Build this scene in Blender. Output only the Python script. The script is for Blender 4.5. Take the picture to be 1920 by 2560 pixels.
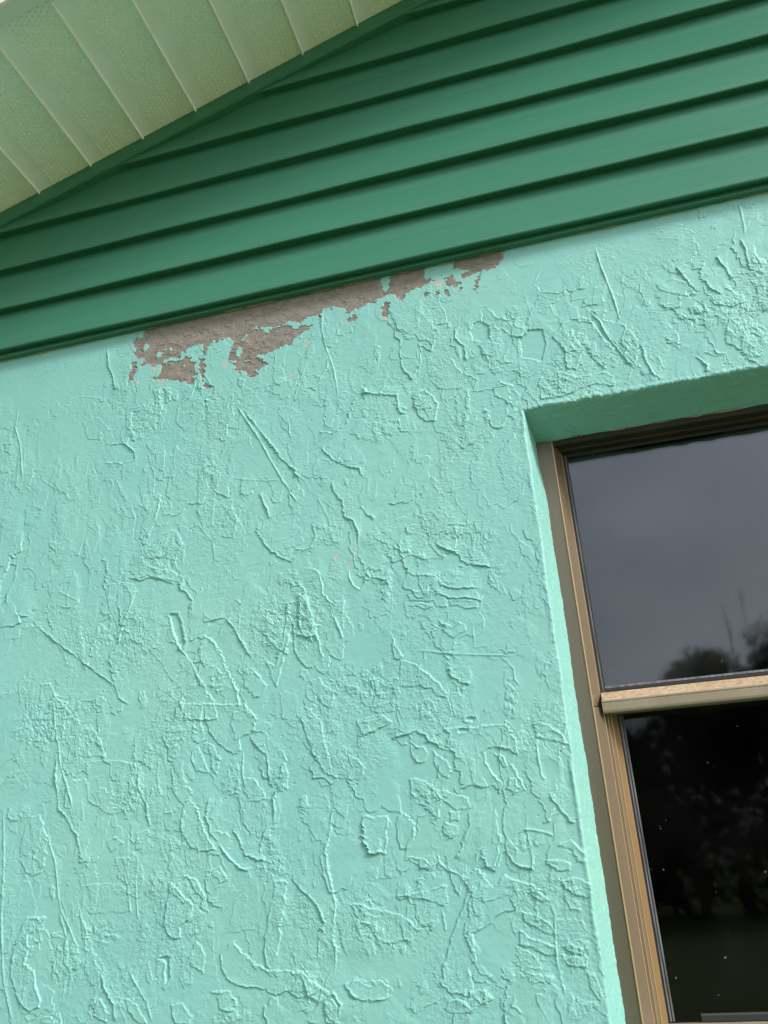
import bpy, bmesh, math, random
import numpy as np
from mathutils import Vector, Matrix

for _o in list(bpy.data.objects):
    bpy.data.objects.remove(_o)
S = bpy.context.scene
COL = S.collection
R = math.radians
GZ = 1.6                      # camera height above the lawn; wall heights below are given from camera level

# ------------------------------------------------------------------ camera
cd = bpy.data.cameras.new('camera')
cam = bpy.data.objects.new('camera', cd)
COL.objects.link(cam)
_r = Vector((0.96529563, 0.25386348, -0.06129996))
_u = Vector((0.15398472, -0.36367522, 0.91871053))
_f = Vector((-0.21093377, 0.89626652, 0.3901452))
cam.matrix_world = Matrix(((_r.x, _u.x, -_f.x, 0.0), (_r.y, _u.y, -_f.y, -1.1846), (_r.z, _u.z, -_f.z, GZ), (0, 0, 0, 1)))
cd.sensor_fit = 'VERTICAL'
cd.sensor_height = 24.0
cd.lens = 24.0 * 2090.72 / 2560.0
cd.clip_start = 0.02
cd.clip_end = 500.0
S.camera = cam

# ------------------------------------------------------------------ sky and sun (bright overcast)
TO_SUN = Vector((0.75, -0.37, 0.55)).normalized()
w = bpy.data.worlds.new('World')
S.world = w
w.use_nodes = True
nt = w.node_tree
nt.nodes.clear()
wo = nt.nodes.new('ShaderNodeOutputWorld')
bg = nt.nodes.new('ShaderNodeBackground')
sk = nt.nodes.new('ShaderNodeTexSky')
sk.sky_type = 'NISHITA'
sk.sun_disc = False
sk.sun_elevation = math.asin(TO_SUN.z)
sk.sun_rotation = math.atan2(TO_SUN.x, TO_SUN.y)
sk.air_density = 1.0
sk.dust_density = 6.0
sk.ozone_density = 1.0
bg.inputs['Strength'].default_value = 0.098
# high, thin cloud over the whole sky
tcw = nt.nodes.new('ShaderNodeTexCoord')
mpw = nt.nodes.new('ShaderNodeMapping')
mpw.inputs['Scale'].default_value = (1.0, 1.0, 3.2)
nzw = nt.nodes.new('ShaderNodeTexNoise')
nzw.inputs['Scale'].default_value = 2.6
nzw.inputs['Detail'].default_value = 6
rpw = nt.nodes.new('ShaderNodeMapRange')
rpw.inputs[1].default_value = 0.3
rpw.inputs[2].default_value = 0.7
rpw.inputs[3].default_value = 0.15
rpw.inputs[4].default_value = 0.75
mxw = nt.nodes.new('ShaderNodeMix')
mxw.data_type = 'RGBA'
mxw.inputs[7].default_value = (5.2, 5.7, 6.5, 1)
nt.links.new(tcw.outputs['Generated'], mpw.inputs[0])
nt.links.new(mpw.outputs[0], nzw.inputs['Vector'])
nt.links.new(nzw.outputs[0], rpw.inputs[0])
nt.links.new(rpw.outputs[0], mxw.inputs[0])
nt.links.new(sk.outputs[0], mxw.inputs[6])
nt.links.new(mxw.outputs[2], bg.inputs[0])
nt.links.new(bg.outputs[0], wo.inputs[0])
sd = bpy.data.lights.new('sun', 'SUN')
sd.energy = 1.5
sd.angle = R(11)
sd.color = (1.0, 0.975, 0.94)
sun = bpy.data.objects.new('sun', sd)
COL.objects.link(sun)
sun.rotation_euler = (-TO_SUN).to_track_quat('-Z', 'Y').to_euler()
sun.location = TO_SUN * 30
S.view_settings.view_transform = 'Standard'
S.view_settings.look = 'None'
S.view_settings.exposure = 1.22
S.view_settings.gamma = 1.0
S.view_settings.use_curve_mapping = False
S.render.engine = 'CYCLES'
RELIEF = """r,22,-535,769,-519,738,-494,696,-469,643,-450,605,-429,567,-421,553|
c,1,-520,752,-494,710,-470,674,-452,644,-426,613,-416,586|
r,20,-983,849,-981,807,-967,765,-957,720,-952,686|
c,1,-906,422,-872,393,-829,359,-806,342,-770,315,-735,289,-729,270,-708,257|
c,1,-964,415,-937,414,-921,418,-930,433,-907,426|
c,1,-724,471,-700,461,-683,465,-666,459,-636,445|
c,1,-636,447,-619,431,-607,414,-613,383|
p,-20,-646,397,-630,396,-624,381,-616,346,-620,337,-628,344,-637,367|
r,22,-628,346,-622,334,-611,324|
c,1,-585,374,-569,376,-548,377|
c,1,-548,377,-535,362,-519,332,-504,309|
c,-1,-590,359,-568,344,-552,320,-540,289,-525,259,-520,231|
p,15,-617,266,-602,278,-587,280,-575,264,-563,249,-558,220,-612,225,-621,252|
r,16,-604,315,-598,299,-590,286,-573,263|
p,14,-517,290,-502,292,-487,276,-478,261,-483,249,-498,246,-513,265|
c,1,-496,533,-490,507,-478,487,-464,473,-450,461,-435,454,-426,462|
c,-1,-416,443,-393,435,-384,417,-383,398,-372,378,-367,355,-357,332,-352,317|
c,-1,-424,423,-409,394,-404,367,-396,337,-389,307,-386,289|
p,16,-442,391,-436,357,-443,321,-449,304,-455,280,-463,257,-470,274,-479,300,-464,291,-458,308,-451,329,-446,358|
p,14,-425,396,-417,399,-408,382,-399,352,-393,322,-404,320,-422,340,-427,366|
r,12,-530,405,-520,397,-514,401|
p,10,-760,463,-730,463,-708,455,-711,432,-718,405,-729,379,-734,357,-741,396,-752,413,-760,434|
r,14,-706,453,-713,428,-722,404,-731,379,-734,359|
c,1,-378,652,-374,640,-359,622,-335,605,-316,597,-308,579|
r,8,-378,652,-357,665,-340,684,-323,707|
c,1,-364,587,-361,564,-346,541,-345,518,-329,506,-322,481,-325,462|
r,11,-389,560,-378,538,-367,506,-356,504|
c,1,-318,532,-309,518,-294,504|
p,-12,-958,529,-946,525,-947,498,-958,474,-960,453,-969,451,-975,493,-960,521|
r,9,-863,453,-850,439,-832,432,-815,442,-853,464,-846,487,-824,493|
p,7,-787,576,-783,554,-792,526,-806,515,-813,537,-809,567,-796,580|
p,6,-787,638,-790,612,-803,610,-807,628,-788,647|
c,1,-776,728,-748,727,-726,704,-727,691,-754,689,-787,698|
p,8,-700,695,-669,708,-665,666,-675,643,-684,647,-694,676|
p,9,-601,649,-583,655,-557,633,-569,600,-572,541,-589,536,-601,571|
p,8,-757,655,-736,620,-740,612,-753,637|
c,1,-777,511,-768,505,-765,484,-769,464,-761,443|
r,10,-623,541,-598,545,-585,527,-570,508,-567,459|
p,10,-666,540,-640,544,-626,517,-638,486,-664,498,-685,497,-699,515|
p,12,-723,482,-698,495,-671,478,-646,471,-620,455,-632,449,-666,461,-688,469,-705,464|
c,1,-490,586,-478,555,-470,533|
p,9,-552,546,-539,569,-527,542,-535,510,-555,518|
r,9,-555,628,-519,615,-477,605,-450,603|
c,-1,-669,618,-672,588,-684,551,-691,535|
p,-8,-773,400,-752,405,-754,382|
r,12,-846,292,-842,271,-839,248|
p,10,-769,278,-759,281,-750,269,-757,259,-768,263|
p,9,-871,308,-854,310,-838,282,-815,261,-801,244,-869,251|
r,20,-845,274,-839,244,-829,207,-822,178,-811,153,-798,125,-793,108|
c,1,-833,208,-831,165,-822,124,-819,110,-803,96,-794,82,-783,71,-777,48,-770,32,-761,34,-756,44|
r,18,-836,88,-830,65,-817,38,-811,15,-807,-10,-799,-32,-785,-51,-772,-72,-763,-93|
r,16,-803,-32,-795,-50,-788,-65,-783,-86|
r,20,-918,124,-911,83,-905,37,-902,5,-900,-27,-890,-88,-884,-118,-870,-153,-862,-171|
p,22,-856,-35,-864,-50,-869,-68,-874,-89,-874,-107,-866,-127,-854,-145,-838,-155,-822,-151,-819,-143,-830,-125,-836,-105,-852,-96,-847,-78,-851,-60,-835,-48,-825,-37|
p,12,-880,61,-879,42,-867,28,-851,19,-836,26,-834,49,-835,78,-853,106,-868,104,-876,81|
p,18,-601,110,-611,95,-612,69,-602,50,-584,36,-555,37,-570,57,-580,76,-587,96|
p,16,-578,225,-571,204,-554,182,-531,166,-520,172,-521,189,-498,197,-496,217,-513,239,-582,246|
c,1,-506,194,-498,177,-480,162,-475,122|
p,12,-517,172,-513,132,-498,131,-477,99,-502,97,-515,113,-518,145|
p,14,-597,182,-588,185,-580,167,-570,143,-591,148,-599,166|
p,14,-571,188,-561,179,-554,162,-557,139,-566,150|
c,1,-569,111,-574,85,-566,60,-554,47|
c,1,-448,120,-466,109,-470,97,-469,71,-481,60,-488,42,-492,27|
c,1,-534,64,-520,44,-513,28,-492,18,-481,20|
r,30,-554,47,-544,34,-534,23,-519,11,-509,8,-502,11|
p,16,-468,-7,-471,-30,-477,-47,-482,-70,-485,-98,-479,-114,-470,-106,-462,-87,-458,-54,-453,-37,-451,-11|
c,1,-447,1,-434,-18,-414,-36,-402,-51,-399,-62,-406,-87,-410,-109|
c,-1,-380,83,-385,47,-391,24,-390,6,-384,-18,-380,-46,-385,-79,-381,-96,-385,-128|
p,14,-425,210,-418,189,-409,162,-392,128,-378,124,-387,166,-393,200,-410,222|
p,12,-379,149,-378,121,-338,114,-330,129,-340,143,-356,151,-359,164|
p,20,-624,0,-632,-34,-634,-57,-623,-72,-609,-74,-609,-58,-592,-48,-589,-33,-604,-20|
p,16,-605,8,-593,-6,-579,-22,-578,-36,-568,-43,-572,-22,-586,0|
p,18,-529,-79,-549,-95,-547,-112,-535,-129,-512,-136,-482,-139,-469,-148,-453,-142,-434,-151,-402,-141,-433,-119,-479,-116,-499,-108,-515,-94|
p,14,-562,-139,-552,-142,-545,-161,-532,-164,-522,-156,-535,-140|
p,12,-594,-96,-597,-105,-583,-111,-573,-119,-570,-94,-584,-77|
p,12,-770,-30,-762,-58,-752,-87,-754,-108,-741,-128,-728,-120,-732,-106,-746,-76,-759,-49|
c,1,-728,-109,-723,-131,-707,-151,-702,-174|
r,14,-685,-110,-669,-133,-655,-150,-646,-175|
p,-14,-640,-97,-629,-103,-629,-131,-623,-121,-624,-95|
c,1,-339,62,-337,32,-330,17,-310,18|
p,11,-373,-137,-364,-150,-340,-158,-315,-154,-313,-133,-338,-134,-357,-129|
p,12,-339,194,-334,178,-321,176,-300,184,-306,198|
p,6,-771,1,-745,5,-707,0,-692,-7,-686,-37,-719,-36,-749,-37,-771,-21|
p,10,-777,178,-731,177,-691,167,-684,120,-699,101,-729,97,-770,120|
r,12,-701,18,-692,-7,-686,-43|
r,12,-679,36,-681,5,-678,-26,-674,-50|
r,11,-656,22,-648,9,-655,-6|
p,10,-734,61,-725,45,-703,56,-719,67|
p,9,-685,68,-667,73,-658,47,-672,38,-684,49|
c,1,-689,163,-685,133,-672,106,-663,73|
r,10,-653,174,-655,144,-646,117|
p,13,-621,251,-612,229,-597,220,-600,196,-588,188,-577,191,-585,219,-582,246|
p,12,-633,155,-614,167,-609,137,-597,119,-608,101,-623,115|
p,10,-800,226,-771,230,-753,207,-743,182,-796,187|
p,14,-690,-144,-682,-160,-667,-175,-653,-175,-672,-150|
p,14,-620,-154,-603,-151,-588,-168,-592,-177,-612,-176|
p,16,-740,-148,-726,-143,-714,-160,-713,-174,-735,-165|
c,1,-430,-127,-424,-148,-405,-157,-389,-147,-380,-160,-384,-178|
p,15,-402,-157,-386,-144,-380,-165,-387,-181,-399,-172|
p,13,-818,-163,-804,-162,-792,-172,-817,-172|
p,11,-569,11,-548,15,-537,-3,-547,-6|
r,9,-552,34,-546,18,-539,7|
p,12,-339,197,-339,176,-334,174,-305,182,-286,191,-309,203|
c,1,-289,164,-280,168,-252,173,-242,167,-234,157,-221,149,-218,160|
p,16,-212,174,-206,165,-213,150,-202,139,-203,116,-196,112,-196,91,-181,95,-171,91,-150,90,-145,80,-139,93,-151,108,-158,122,-160,138,-147,142,-126,136,-115,127,-115,150,-129,173,-163,171|
r,12,-231,188,-216,179,-206,166|
p,-12,-194,170,-180,172,-180,166,-193,166|
p,-10,-179,185,-169,184,-170,179,-179,181|
p,14,-264,153,-262,136,-255,131,-243,131,-237,141,-244,152|
p,12,-232,145,-231,133,-229,119,-213,105,-208,113,-211,129,-223,137|
p,15,-268,111,-266,90,-257,80,-241,65,-232,54,-225,78,-231,94,-245,107|
p,14,-231,94,-230,83,-221,77,-205,65,-191,65,-184,71,-194,82|
p,16,-337,68,-339,41,-336,23,-327,16,-315,19,-307,16,-305,34,-301,65,-320,64|
p,16,-285,69,-291,53,-290,31,-286,21,-278,21,-268,30,-264,49,-273,63|
p,16,-223,51,-225,38,-218,30,-207,34,-206,45|
p,12,-215,64,-215,52,-204,51,-203,63|
c,1,-190,64,-190,44,-202,23,-213,3|
r,20,-237,10,-235,2,-224,-10,-210,-13|
p,16,-223,-10,-209,-14,-200,-34,-210,-56,-221,-74,-230,-95,-240,-119,-245,-142,-237,-149,-207,-156,-205,-139,-209,-124,-198,-116,-199,-101,-199,-85,-181,-79,-163,-64,-141,-61,-125,-42,-104,-53,-97,-51,-117,-32,-128,-30,-151,-18,-167,-34,-179,-18,-185,-5,-197,-19|
c,1,-185,-5,-184,7,-178,12,-175,0,-171,-11,-162,-15,-156,-7,-150,7,-146,9,-138,-4,-128,-12,-113,-15,-110,-2,-101,6|
r,20,-122,35,-104,32,-91,28,-80,23|
p,14,-147,135,-141,125,-136,113,-130,115,-134,129|
p,16,-131,102,-134,86,-126,79,-119,85,-121,99|
c,-1,-125,119,-116,100,-109,82|
p,16,-90,169,-87,148,-71,144,-44,135,-53,151,-72,167|
r,18,-88,148,-88,120,-86,96,-82,94|
c,1,-82,78,-71,59,-62,44,-56,35|
r,14,-67,53,-81,49,-91,41,-82,44|
p,13,-75,15,-78,11,-63,8,-54,-9,-43,-10,-44,2,-59,16|
p,14,-96,-5,-90,-13,-82,-18,-68,-17,-65,-9,-82,-5|
p,15,-81,-30,-72,-41,-58,-51,-45,-50,-43,-36,-59,-27|
p,14,-133,-62,-131,-74,-119,-82,-101,-91,-92,-91,-97,-79,-115,-67|
p,15,-139,-83,-142,-99,-131,-103,-112,-112,-96,-114,-96,-105,-113,-98,-131,-90|
r,16,-97,-53,-93,-68,-96,-101,-97,-124,-94,-146,-92,-158|
p,13,-90,-105,-80,-111,-66,-113,-62,-106,-81,-101|
p,14,-88,-120,-84,-126,-62,-129,-58,-117,-83,-115|
p,11,-63,-132,-61,-151,-51,-166,-46,-161,-54,-135|
p,12,-360,-42,-355,-53,-344,-64,-333,-77,-324,-87,-310,-92,-291,-89,-277,-89,-271,-75,-291,-60,-331,-48|
p,14,-297,-36,-278,-34,-259,-33,-247,-29,-228,-26,-228,-45,-235,-52,-246,-46,-264,-41|
p,12,-372,-136,-369,-144,-358,-154,-337,-157,-314,-155,-306,-148,-313,-140,-327,-133,-339,-139,-355,-132|
p,13,-208,-149,-205,-158,-194,-164,-184,-159,-188,-149|
p,12,-279,11,-270,2,-252,-8,-247,-2,-255,7|
r,12,-237,-53,-235,-69,-234,-82|
p,10,-206,-131,-200,-139,-185,-142,-180,-134,-192,-120|
p,9,-136,-130,-135,-141,-118,-142,-106,-144,-111,-135|
r,12,-160,-167,-154,-168,-146,-176|
p,14,-403,-161,-402,-172,-397,-181,-383,-181,-383,-161,-391,-153|
p,13,-245,-167,-233,-157,-218,-160,-206,-169,-213,-173,-235,-174|
c,1,-256,464,-259,460,-257,440,-253,423,-249,410,-238,402,-198,397|
p,12,-247,480,-242,472,-236,471,-231,487,-241,486|
r,12,-181,476,-166,477,-154,472,-127,476|
p,14,-171,472,-169,458,-164,454,-155,467|
c,1,-201,452,-196,443,-186,437,-172,430,-163,417,-157,410,-134,403,-113,398|
r,9,-201,452,-187,466,-177,460|
c,1,-203,395,-199,382,-187,376,-170,372,-142,370|
p,14,-252,375,-248,365,-234,362,-213,359,-209,351,-203,348,-192,348,-191,359,-207,369,-224,378,-242,380|
p,14,-188,357,-187,349,-172,345,-162,340,-148,341,-146,350,-171,357|
p,12,-250,358,-235,354,-225,347,-213,353,-235,361|
c,1,-224,378,-205,368,-188,360,-165,357,-142,350,-136,359|
r,15,-247,289,-219,283,-190,277,-148,270,-95,263|
r,9,-158,317,-158,283,-136,283|
p,13,-208,331,-201,319,-196,305,-187,300,-178,305,-167,308,-168,319,-179,322,-186,316|
p,14,-280,320,-279,283,-272,278,-264,280,-270,295,-276,308|
p,13,-267,277,-273,252,-272,239,-257,236,-242,236,-226,230,-218,219,-206,216,-205,224,-222,246,-246,268|
c,1,-207,278,-199,269,-197,246,-187,238,-181,231,-167,229|
r,13,-124,265,-114,257,-107,246,-107,231,-101,221|
p,7,-304,343,-298,349,-293,343,-297,337,-302,337|
p,7,-330,342,-321,339,-322,329,-330,329|
p,8,-290,375,-285,384,-278,385,-279,369,-283,366|
c,-1,-340,429,-338,412,-332,398,-323,394,-317,402,-315,414|
c,1,-315,418,-308,410,-295,406,-283,402,-281,392|
p,11,-407,263,-408,248,-396,238,-390,225,-381,218,-373,225,-372,242,-382,249,-394,265|
p,9,-427,272,-418,265,-411,270,-413,279,-422,282|
p,9,-355,249,-351,237,-338,235,-333,246|
p,12,-319,215,-316,207,-303,203,-283,205,-282,220,-302,218|
p,11,-370,379,-366,351,-356,323,-353,334,-353,359,-349,379|
p,15,-422,398,-412,397,-407,382,-408,368,-400,340,-395,330,-412,328,-428,334,-424,347,-422,368|
p,10,-330,269,-328,258,-319,259,-321,270|
p,10,-312,269,-308,260,-297,268,-300,277|
p,13,-317,253,-314,240,-307,237,-304,253|
p,13,-298,249,-294,238,-285,241,-282,253|
p,13,-281,253,-282,226,-278,221,-273,231,-273,252|
p,10,-333,240,-332,223,-324,216,-314,227,-323,236|
p,11,-307,233,-304,224,-297,223,-292,233|
c,1,-402,517,-395,498,-396,486,-403,475,-415,473,-426,479|
r,9,-85,463,-85,451,-79,441,-74,433|
r,24,114,934,116,897,122,856,127,815,129,781|
r,26,86,808,98,784,104,759,115,733,129,702,138,691|
p,14,89,810,111,805,105,787,126,777,145,754,148,725,138,691,116,737,104,761|
p,18,20,774,43,797,72,802,86,792,98,756,111,729,90,697,78,718,74,742,62,736,50,706,35,710,36,747|
c,1,153,733,152,706,160,669,173,659|
r,10,173,701,178,678|
p,-9,-111,817,-103,830,-91,832,-78,819,-78,799,-91,791,-107,799|
p,9,-98,787,-83,789,-64,779,-63,765,-78,756,-96,767|
c,1,-60,812,-49,795,-35,784,-14,789,-10,803|
r,8,-35,782,-38,721,-37,689|
p,13,-11,702,19,709,48,693,93,692,104,681,100,664,75,674,52,670,20,663,-11,663|
p,15,-85,699,-72,710,-53,697,-44,677,-54,658,-68,673,-83,685|
p,20,-219,714,-205,725,-186,711,-175,690,-182,660,-198,661,-211,675|
c,1,-307,737,-285,732,-264,726,-244,719,-242,686,-229,683|
p,11,-189,745,-173,756,-147,774,-137,748,-122,730,-132,714,-145,710,-173,718|
c,1,-135,830,-137,806,-124,789,-123,759|
r,7,-172,844,-163,825,-155,820|
p,11,-145,703,-124,708,-125,666,-135,641,-151,644|
c,-1,7,883,17,865,40,857,56,858|
r,7,7,886,18,908,42,928|
p,11,195,832,199,821,219,809,236,800,251,800,235,831,221,840|
c,1,228,862,237,840,246,814,255,802|
c,1,264,848,261,829,274,802,286,789|
c,1,291,865,300,838,306,813|
c,1,333,888,336,867,335,848,337,823,353,813|
r,14,348,854,355,823|
r,16,346,956,347,934,343,890|
p,13,272,705,284,694,300,672,309,679,304,720,288,747|
p,10,207,744,211,729,204,708,190,734|
r,8,46,831,61,837,85,836,90,844|
p,13,268,789,289,788,314,768,299,763,272,774|
p,12,197,793,224,793,222,782,199,783|
p,12,232,779,258,778,262,763,237,766|
p,10,241,695,256,696,266,682,250,684|
p,8,331,778,352,777,347,755,335,763|
p,12,-103,666,-95,660,-95,647,-103,642|
p,10,-275,829,-267,822,-271,793,-277,804|
r,9,-239,815,-226,792,-201,782,-203,802|
p,10,-85,736,-72,738,-70,728,-78,723|
c,-1,-76,856,-62,833,-46,824,-26,824|
r,7,-14,871,-8,834,-4,804|
r,7,25,836,30,815,42,802|
p,-8,-13,796,7,792,9,767,-1,732,-31,748,-31,781|
c,1,226,689,239,668,234,661|
c,1,-799,944,-793,901,-781,873,-774,841|
r,16,-366,927,-370,883,-363,843,-352,802,-347,764,-344,731|
r,6,-533,790,-454,787,-390,792,-331,800|
c,-1,-302,749,-293,736,-273,729,-264,746|
p,14,-695,829,-684,827,-678,796,-687,791|
p,14,-672,829,-663,827,-659,797,-668,794|
p,12,-656,821,-646,814,-648,795,-655,799|
p,13,-749,787,-738,789,-733,750,-745,757|
r,9,-742,859,-736,833,-725,821|
r,7,-876,843,-847,847,-802,832|
p,7,-837,790,-804,793,-783,765,-796,745,-824,750|
p,8,-306,710,-294,707,-297,688,-303,691|
c,1,-317,734,-332,688,-357,671,-381,680|
p,8,-645,789,-618,798,-595,788,-594,746,-630,729,-648,752|
r,6,-419,846,-406,833,-385,824|
p,10,-529,817,-515,810,-520,796,-529,803"""
BARE = """-723,982,-723,946,-736,952,-745,943,-740,931,-741,913,-732,904,-717,899,-727,886,-710,887,-700,879,-679,881,-677,889,-664,890,-642,887,-645,895,-635,896,-630,903,-616,908,-599,904,-599,896,-600,880,-596,880,-592,892,-582,907,-577,912,-580,889,-578,901,-563,907,-551,908,-542,904,-537,897,-544,881,-551,861,-544,855,-534,855,-538,846,-531,831,-513,825,-511,817,-499,811,-490,816,-495,823,-483,828,-472,833,-479,842,-495,851,-495,856,-478,855,-469,858,-458,858,-451,862,-437,865,-426,866,-425,874,-414,881,-395,887,-386,896,-402,900,-409,898,-420,894,-429,907,-441,908,-455,905,-466,908,-475,897,-480,906,-499,917,-478,915,-464,909,-443,909,-427,915,-420,909,-409,906,-397,916,-376,916,-372,933,-369,1002|
-382,917,-377,916,-372,905,-368,926,-357,928,-353,920,-346,926,-322,915,-328,905,-312,909,-296,911,-280,917,-258,922,-242,927,-234,924,-225,909,-220,908,-214,919,-205,926,-195,925,-179,930,-163,934,-178,945,-175,975,-209,977,-238,982,-243,945,-242,937,-252,936,-257,945,-256,980,-335,992,-380,990|
-684,881,-664,885,-649,879,-630,885,-620,880,-625,870,-614,871,-617,864,-615,850,-606,842,-629,839,-609,833,-621,823,-633,832,-660,842,-702,852,-685,858,-682,870|
-606,877,-596,874,-594,851,-596,836,-595,820,-576,808,-591,809,-597,816,-600,834,-606,843|
-743,900,-734,898,-734,877,-743,857,-747,861|
-323,893,-318,895,-310,902,-304,898,-307,883,-321,887|
-260,896,-253,910,-244,911,-245,899,-250,879,-258,884|
-125,952,-123,976,-35,971,-42,945,-56,936,-71,934,-94,932,-110,926,-116,930,-114,936,-101,940,-115,947|
-143,922,-141,934,-129,940,-124,923,-113,917,-129,912|
-91,915,-87,926,-78,928,-86,913,-92,891,-94,894|
-183,905,-180,916,-170,911,-178,904|
-147,911,-138,910,-137,897,-142,896|
-163,903,-157,913,-152,912,-158,903|
-123,908,-117,908,-120,901"""
PAINT_ISLANDS = """-722,924,-719,933,-711,931,-713,920,-719,918|
-670,910,-667,916,-662,907,-665,905|
-680,913,-673,910,-675,907|
-694,906,-682,907,-684,897,-692,896|
-678,888,-669,886,-674,880|
-662,889,-646,885,-647,880,-662,883|
-640,868,-633,866,-635,862|
-523,899,-513,909,-512,906,-520,894|
-531,883,-525,884,-521,870,-527,861,-534,863|
-518,852,-508,850,-515,847"""
PEELED = """-158,937,-148,930,-151,921,-160,924|
-561,856,-550,854,-553,842,-559,845|
-689,844,-674,840,-677,834,-686,837|
-436,803,-422,804,-418,805,-434,799|
-730,856,-723,853,-726,849,-731,850|
-701,877,-693,878,-690,867,-698,868|
-255,880,-250,879,-250,869,-252,869|
-127,891,-121,889,-123,885,-128,887|
-405,859,-396,862,-395,866,-393,862,-399,852|
-363,454,-359,456,-358,450,-362,449|
-331,453,-328,453,-327,448,-330,448|
-340,437,-337,437,-336,430,-339,431|
-372,431,-369,432,-369,428,-372,429|
-254,433,-252,433,-251,423,-253,424"""
ZONES = """z,10,-664,498,52,37|
z,8,-762,376,51,24|
z,5,-717,397,25,23|
z,5,-899,322,57,38|
z,8,-833,270,38,26|
z,7,-414,354,37,51|
z,6,-467,361,26,59|
z,6,-583,646,26,39|
z,9,-705,780,43,38|
z,7,-560,291,16,42|
z,5,-660,598,18,26|
z,4,-885,688,30,29|
z,4,-368,488,27,23|
z,5,-739,735,28,24|
z,8,-868,240,51,44|
z,7,-795,218,41,49|
z,9,-531,133,18,32|
z,9,-424,-140,35,32|
z,8,-784,-98,33,35|
z,6,-728,-62,33,24|
z,6,-699,111,31,20|
z,6,-338,-68,26,38|
z,7,-471,11,31,18|
z,4,-691,-130,49,33|
z,6,-585,-57,18,23|
z,6,-621,48,22,13|
z,6,-841,-60,23,30|
z,8,-532,-169,30,11|
z,6,-630,196,23,31|
z,6,-693,144,15,40|
z,6,-313,248,30,27|
z,8,-416,362,22,38|
z,5,-130,442,31,18|
z,4,-260,313,15,28|
z,4,-189,398,48,9|
z,5,-191,260,14,19|
z,7,-116,212,12,33|
z,8,-436,424,22,21|
z,7,-238,207,18,12|
z,6,-249,89,22,21|
z,8,-72,-111,19,25|
z,6,-78,-36,26,16|
z,6,-120,18,30,15|
z,6,-247,-2,21,19|
z,4,-278,-36,31,19|
z,7,-292,-101,23,8|
z,5,-338,-81,19,14|
z,5,-258,-78,19,12|
z,6,-202,-158,34,15|
z,10,-76,-171,22,14|
z,4,-100,135,21,31|
z,6,-235,195,22,14|
z,9,272,756,77,23|
z,7,308,706,31,39|
z,6,56,751,31,36|
z,7,16,686,34,21|
z,4,267,958,23,20|
z,5,100,709,26,18|
z,4,-37,831,29,28|
z,6,-268,663,42,27|
z,6,-199,695,20,27|
z,5,138,737,23,31|
z,6,350,801,22,54|
z,6,-678,811,29,25|
z,8,-712,755,51,28|
z,4,-834,804,45,25|
z,4,-428,786,98,14|
s,9,-902,350,70,43|
s,7,-874,771,74,39|
s,10,-552,327,27,33|
s,7,-506,650,51,35|
s,5,-795,617,52,40|
s,5,-566,404,36,23|
s,5,-947,643,45,28|
s,4,-301,513,22,24|
s,9,-319,305,38,30|
s,10,-149,226,16,40|
s,4,-151,343,55,17|
s,6,-210,412,35,13|
s,6,-137,298,37,17|
s,9,-305,-120,64,20|
s,9,-163,-102,19,25|
s,4,-286,44,14,26|
s,5,-340,10,34,17|
s,5,-190,1,14,25|
s,7,-74,101,16,24|
s,8,-356,-116,37,16|
s,6,-749,59,42,19|
s,6,-793,30,23,19|
s,4,-516,-40,41,28|
s,4,-674,80,22,19|
s,8,-901,137,54,21|
s,5,-641,15,36,15|
s,9,-895,882,142,36|
s,5,-841,781,39,25|
s,6,-300,828,46,56|
s,8,172,913,55,64|
s,6,-13,767,36,27|
s,6,-57,872,66,35|
s,6,202,677,38,22|
s,6,323,911,22,29|
s,4,244,878,26,19"""

# ------------------------------------------------------------------ helpers
def mat(name, color, rough=0.5, metal=0.0, spec=0.5):
    m = bpy.data.materials.new(name)
    m.use_nodes = True
    b = m.node_tree.nodes['Principled BSDF']
    b.inputs['Base Color'].default_value = (*color, 1)
    b.inputs['Roughness'].default_value = rough
    b.inputs['Metallic'].default_value = metal
    b.inputs['Specular IOR Level'].default_value = spec
    return m

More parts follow.
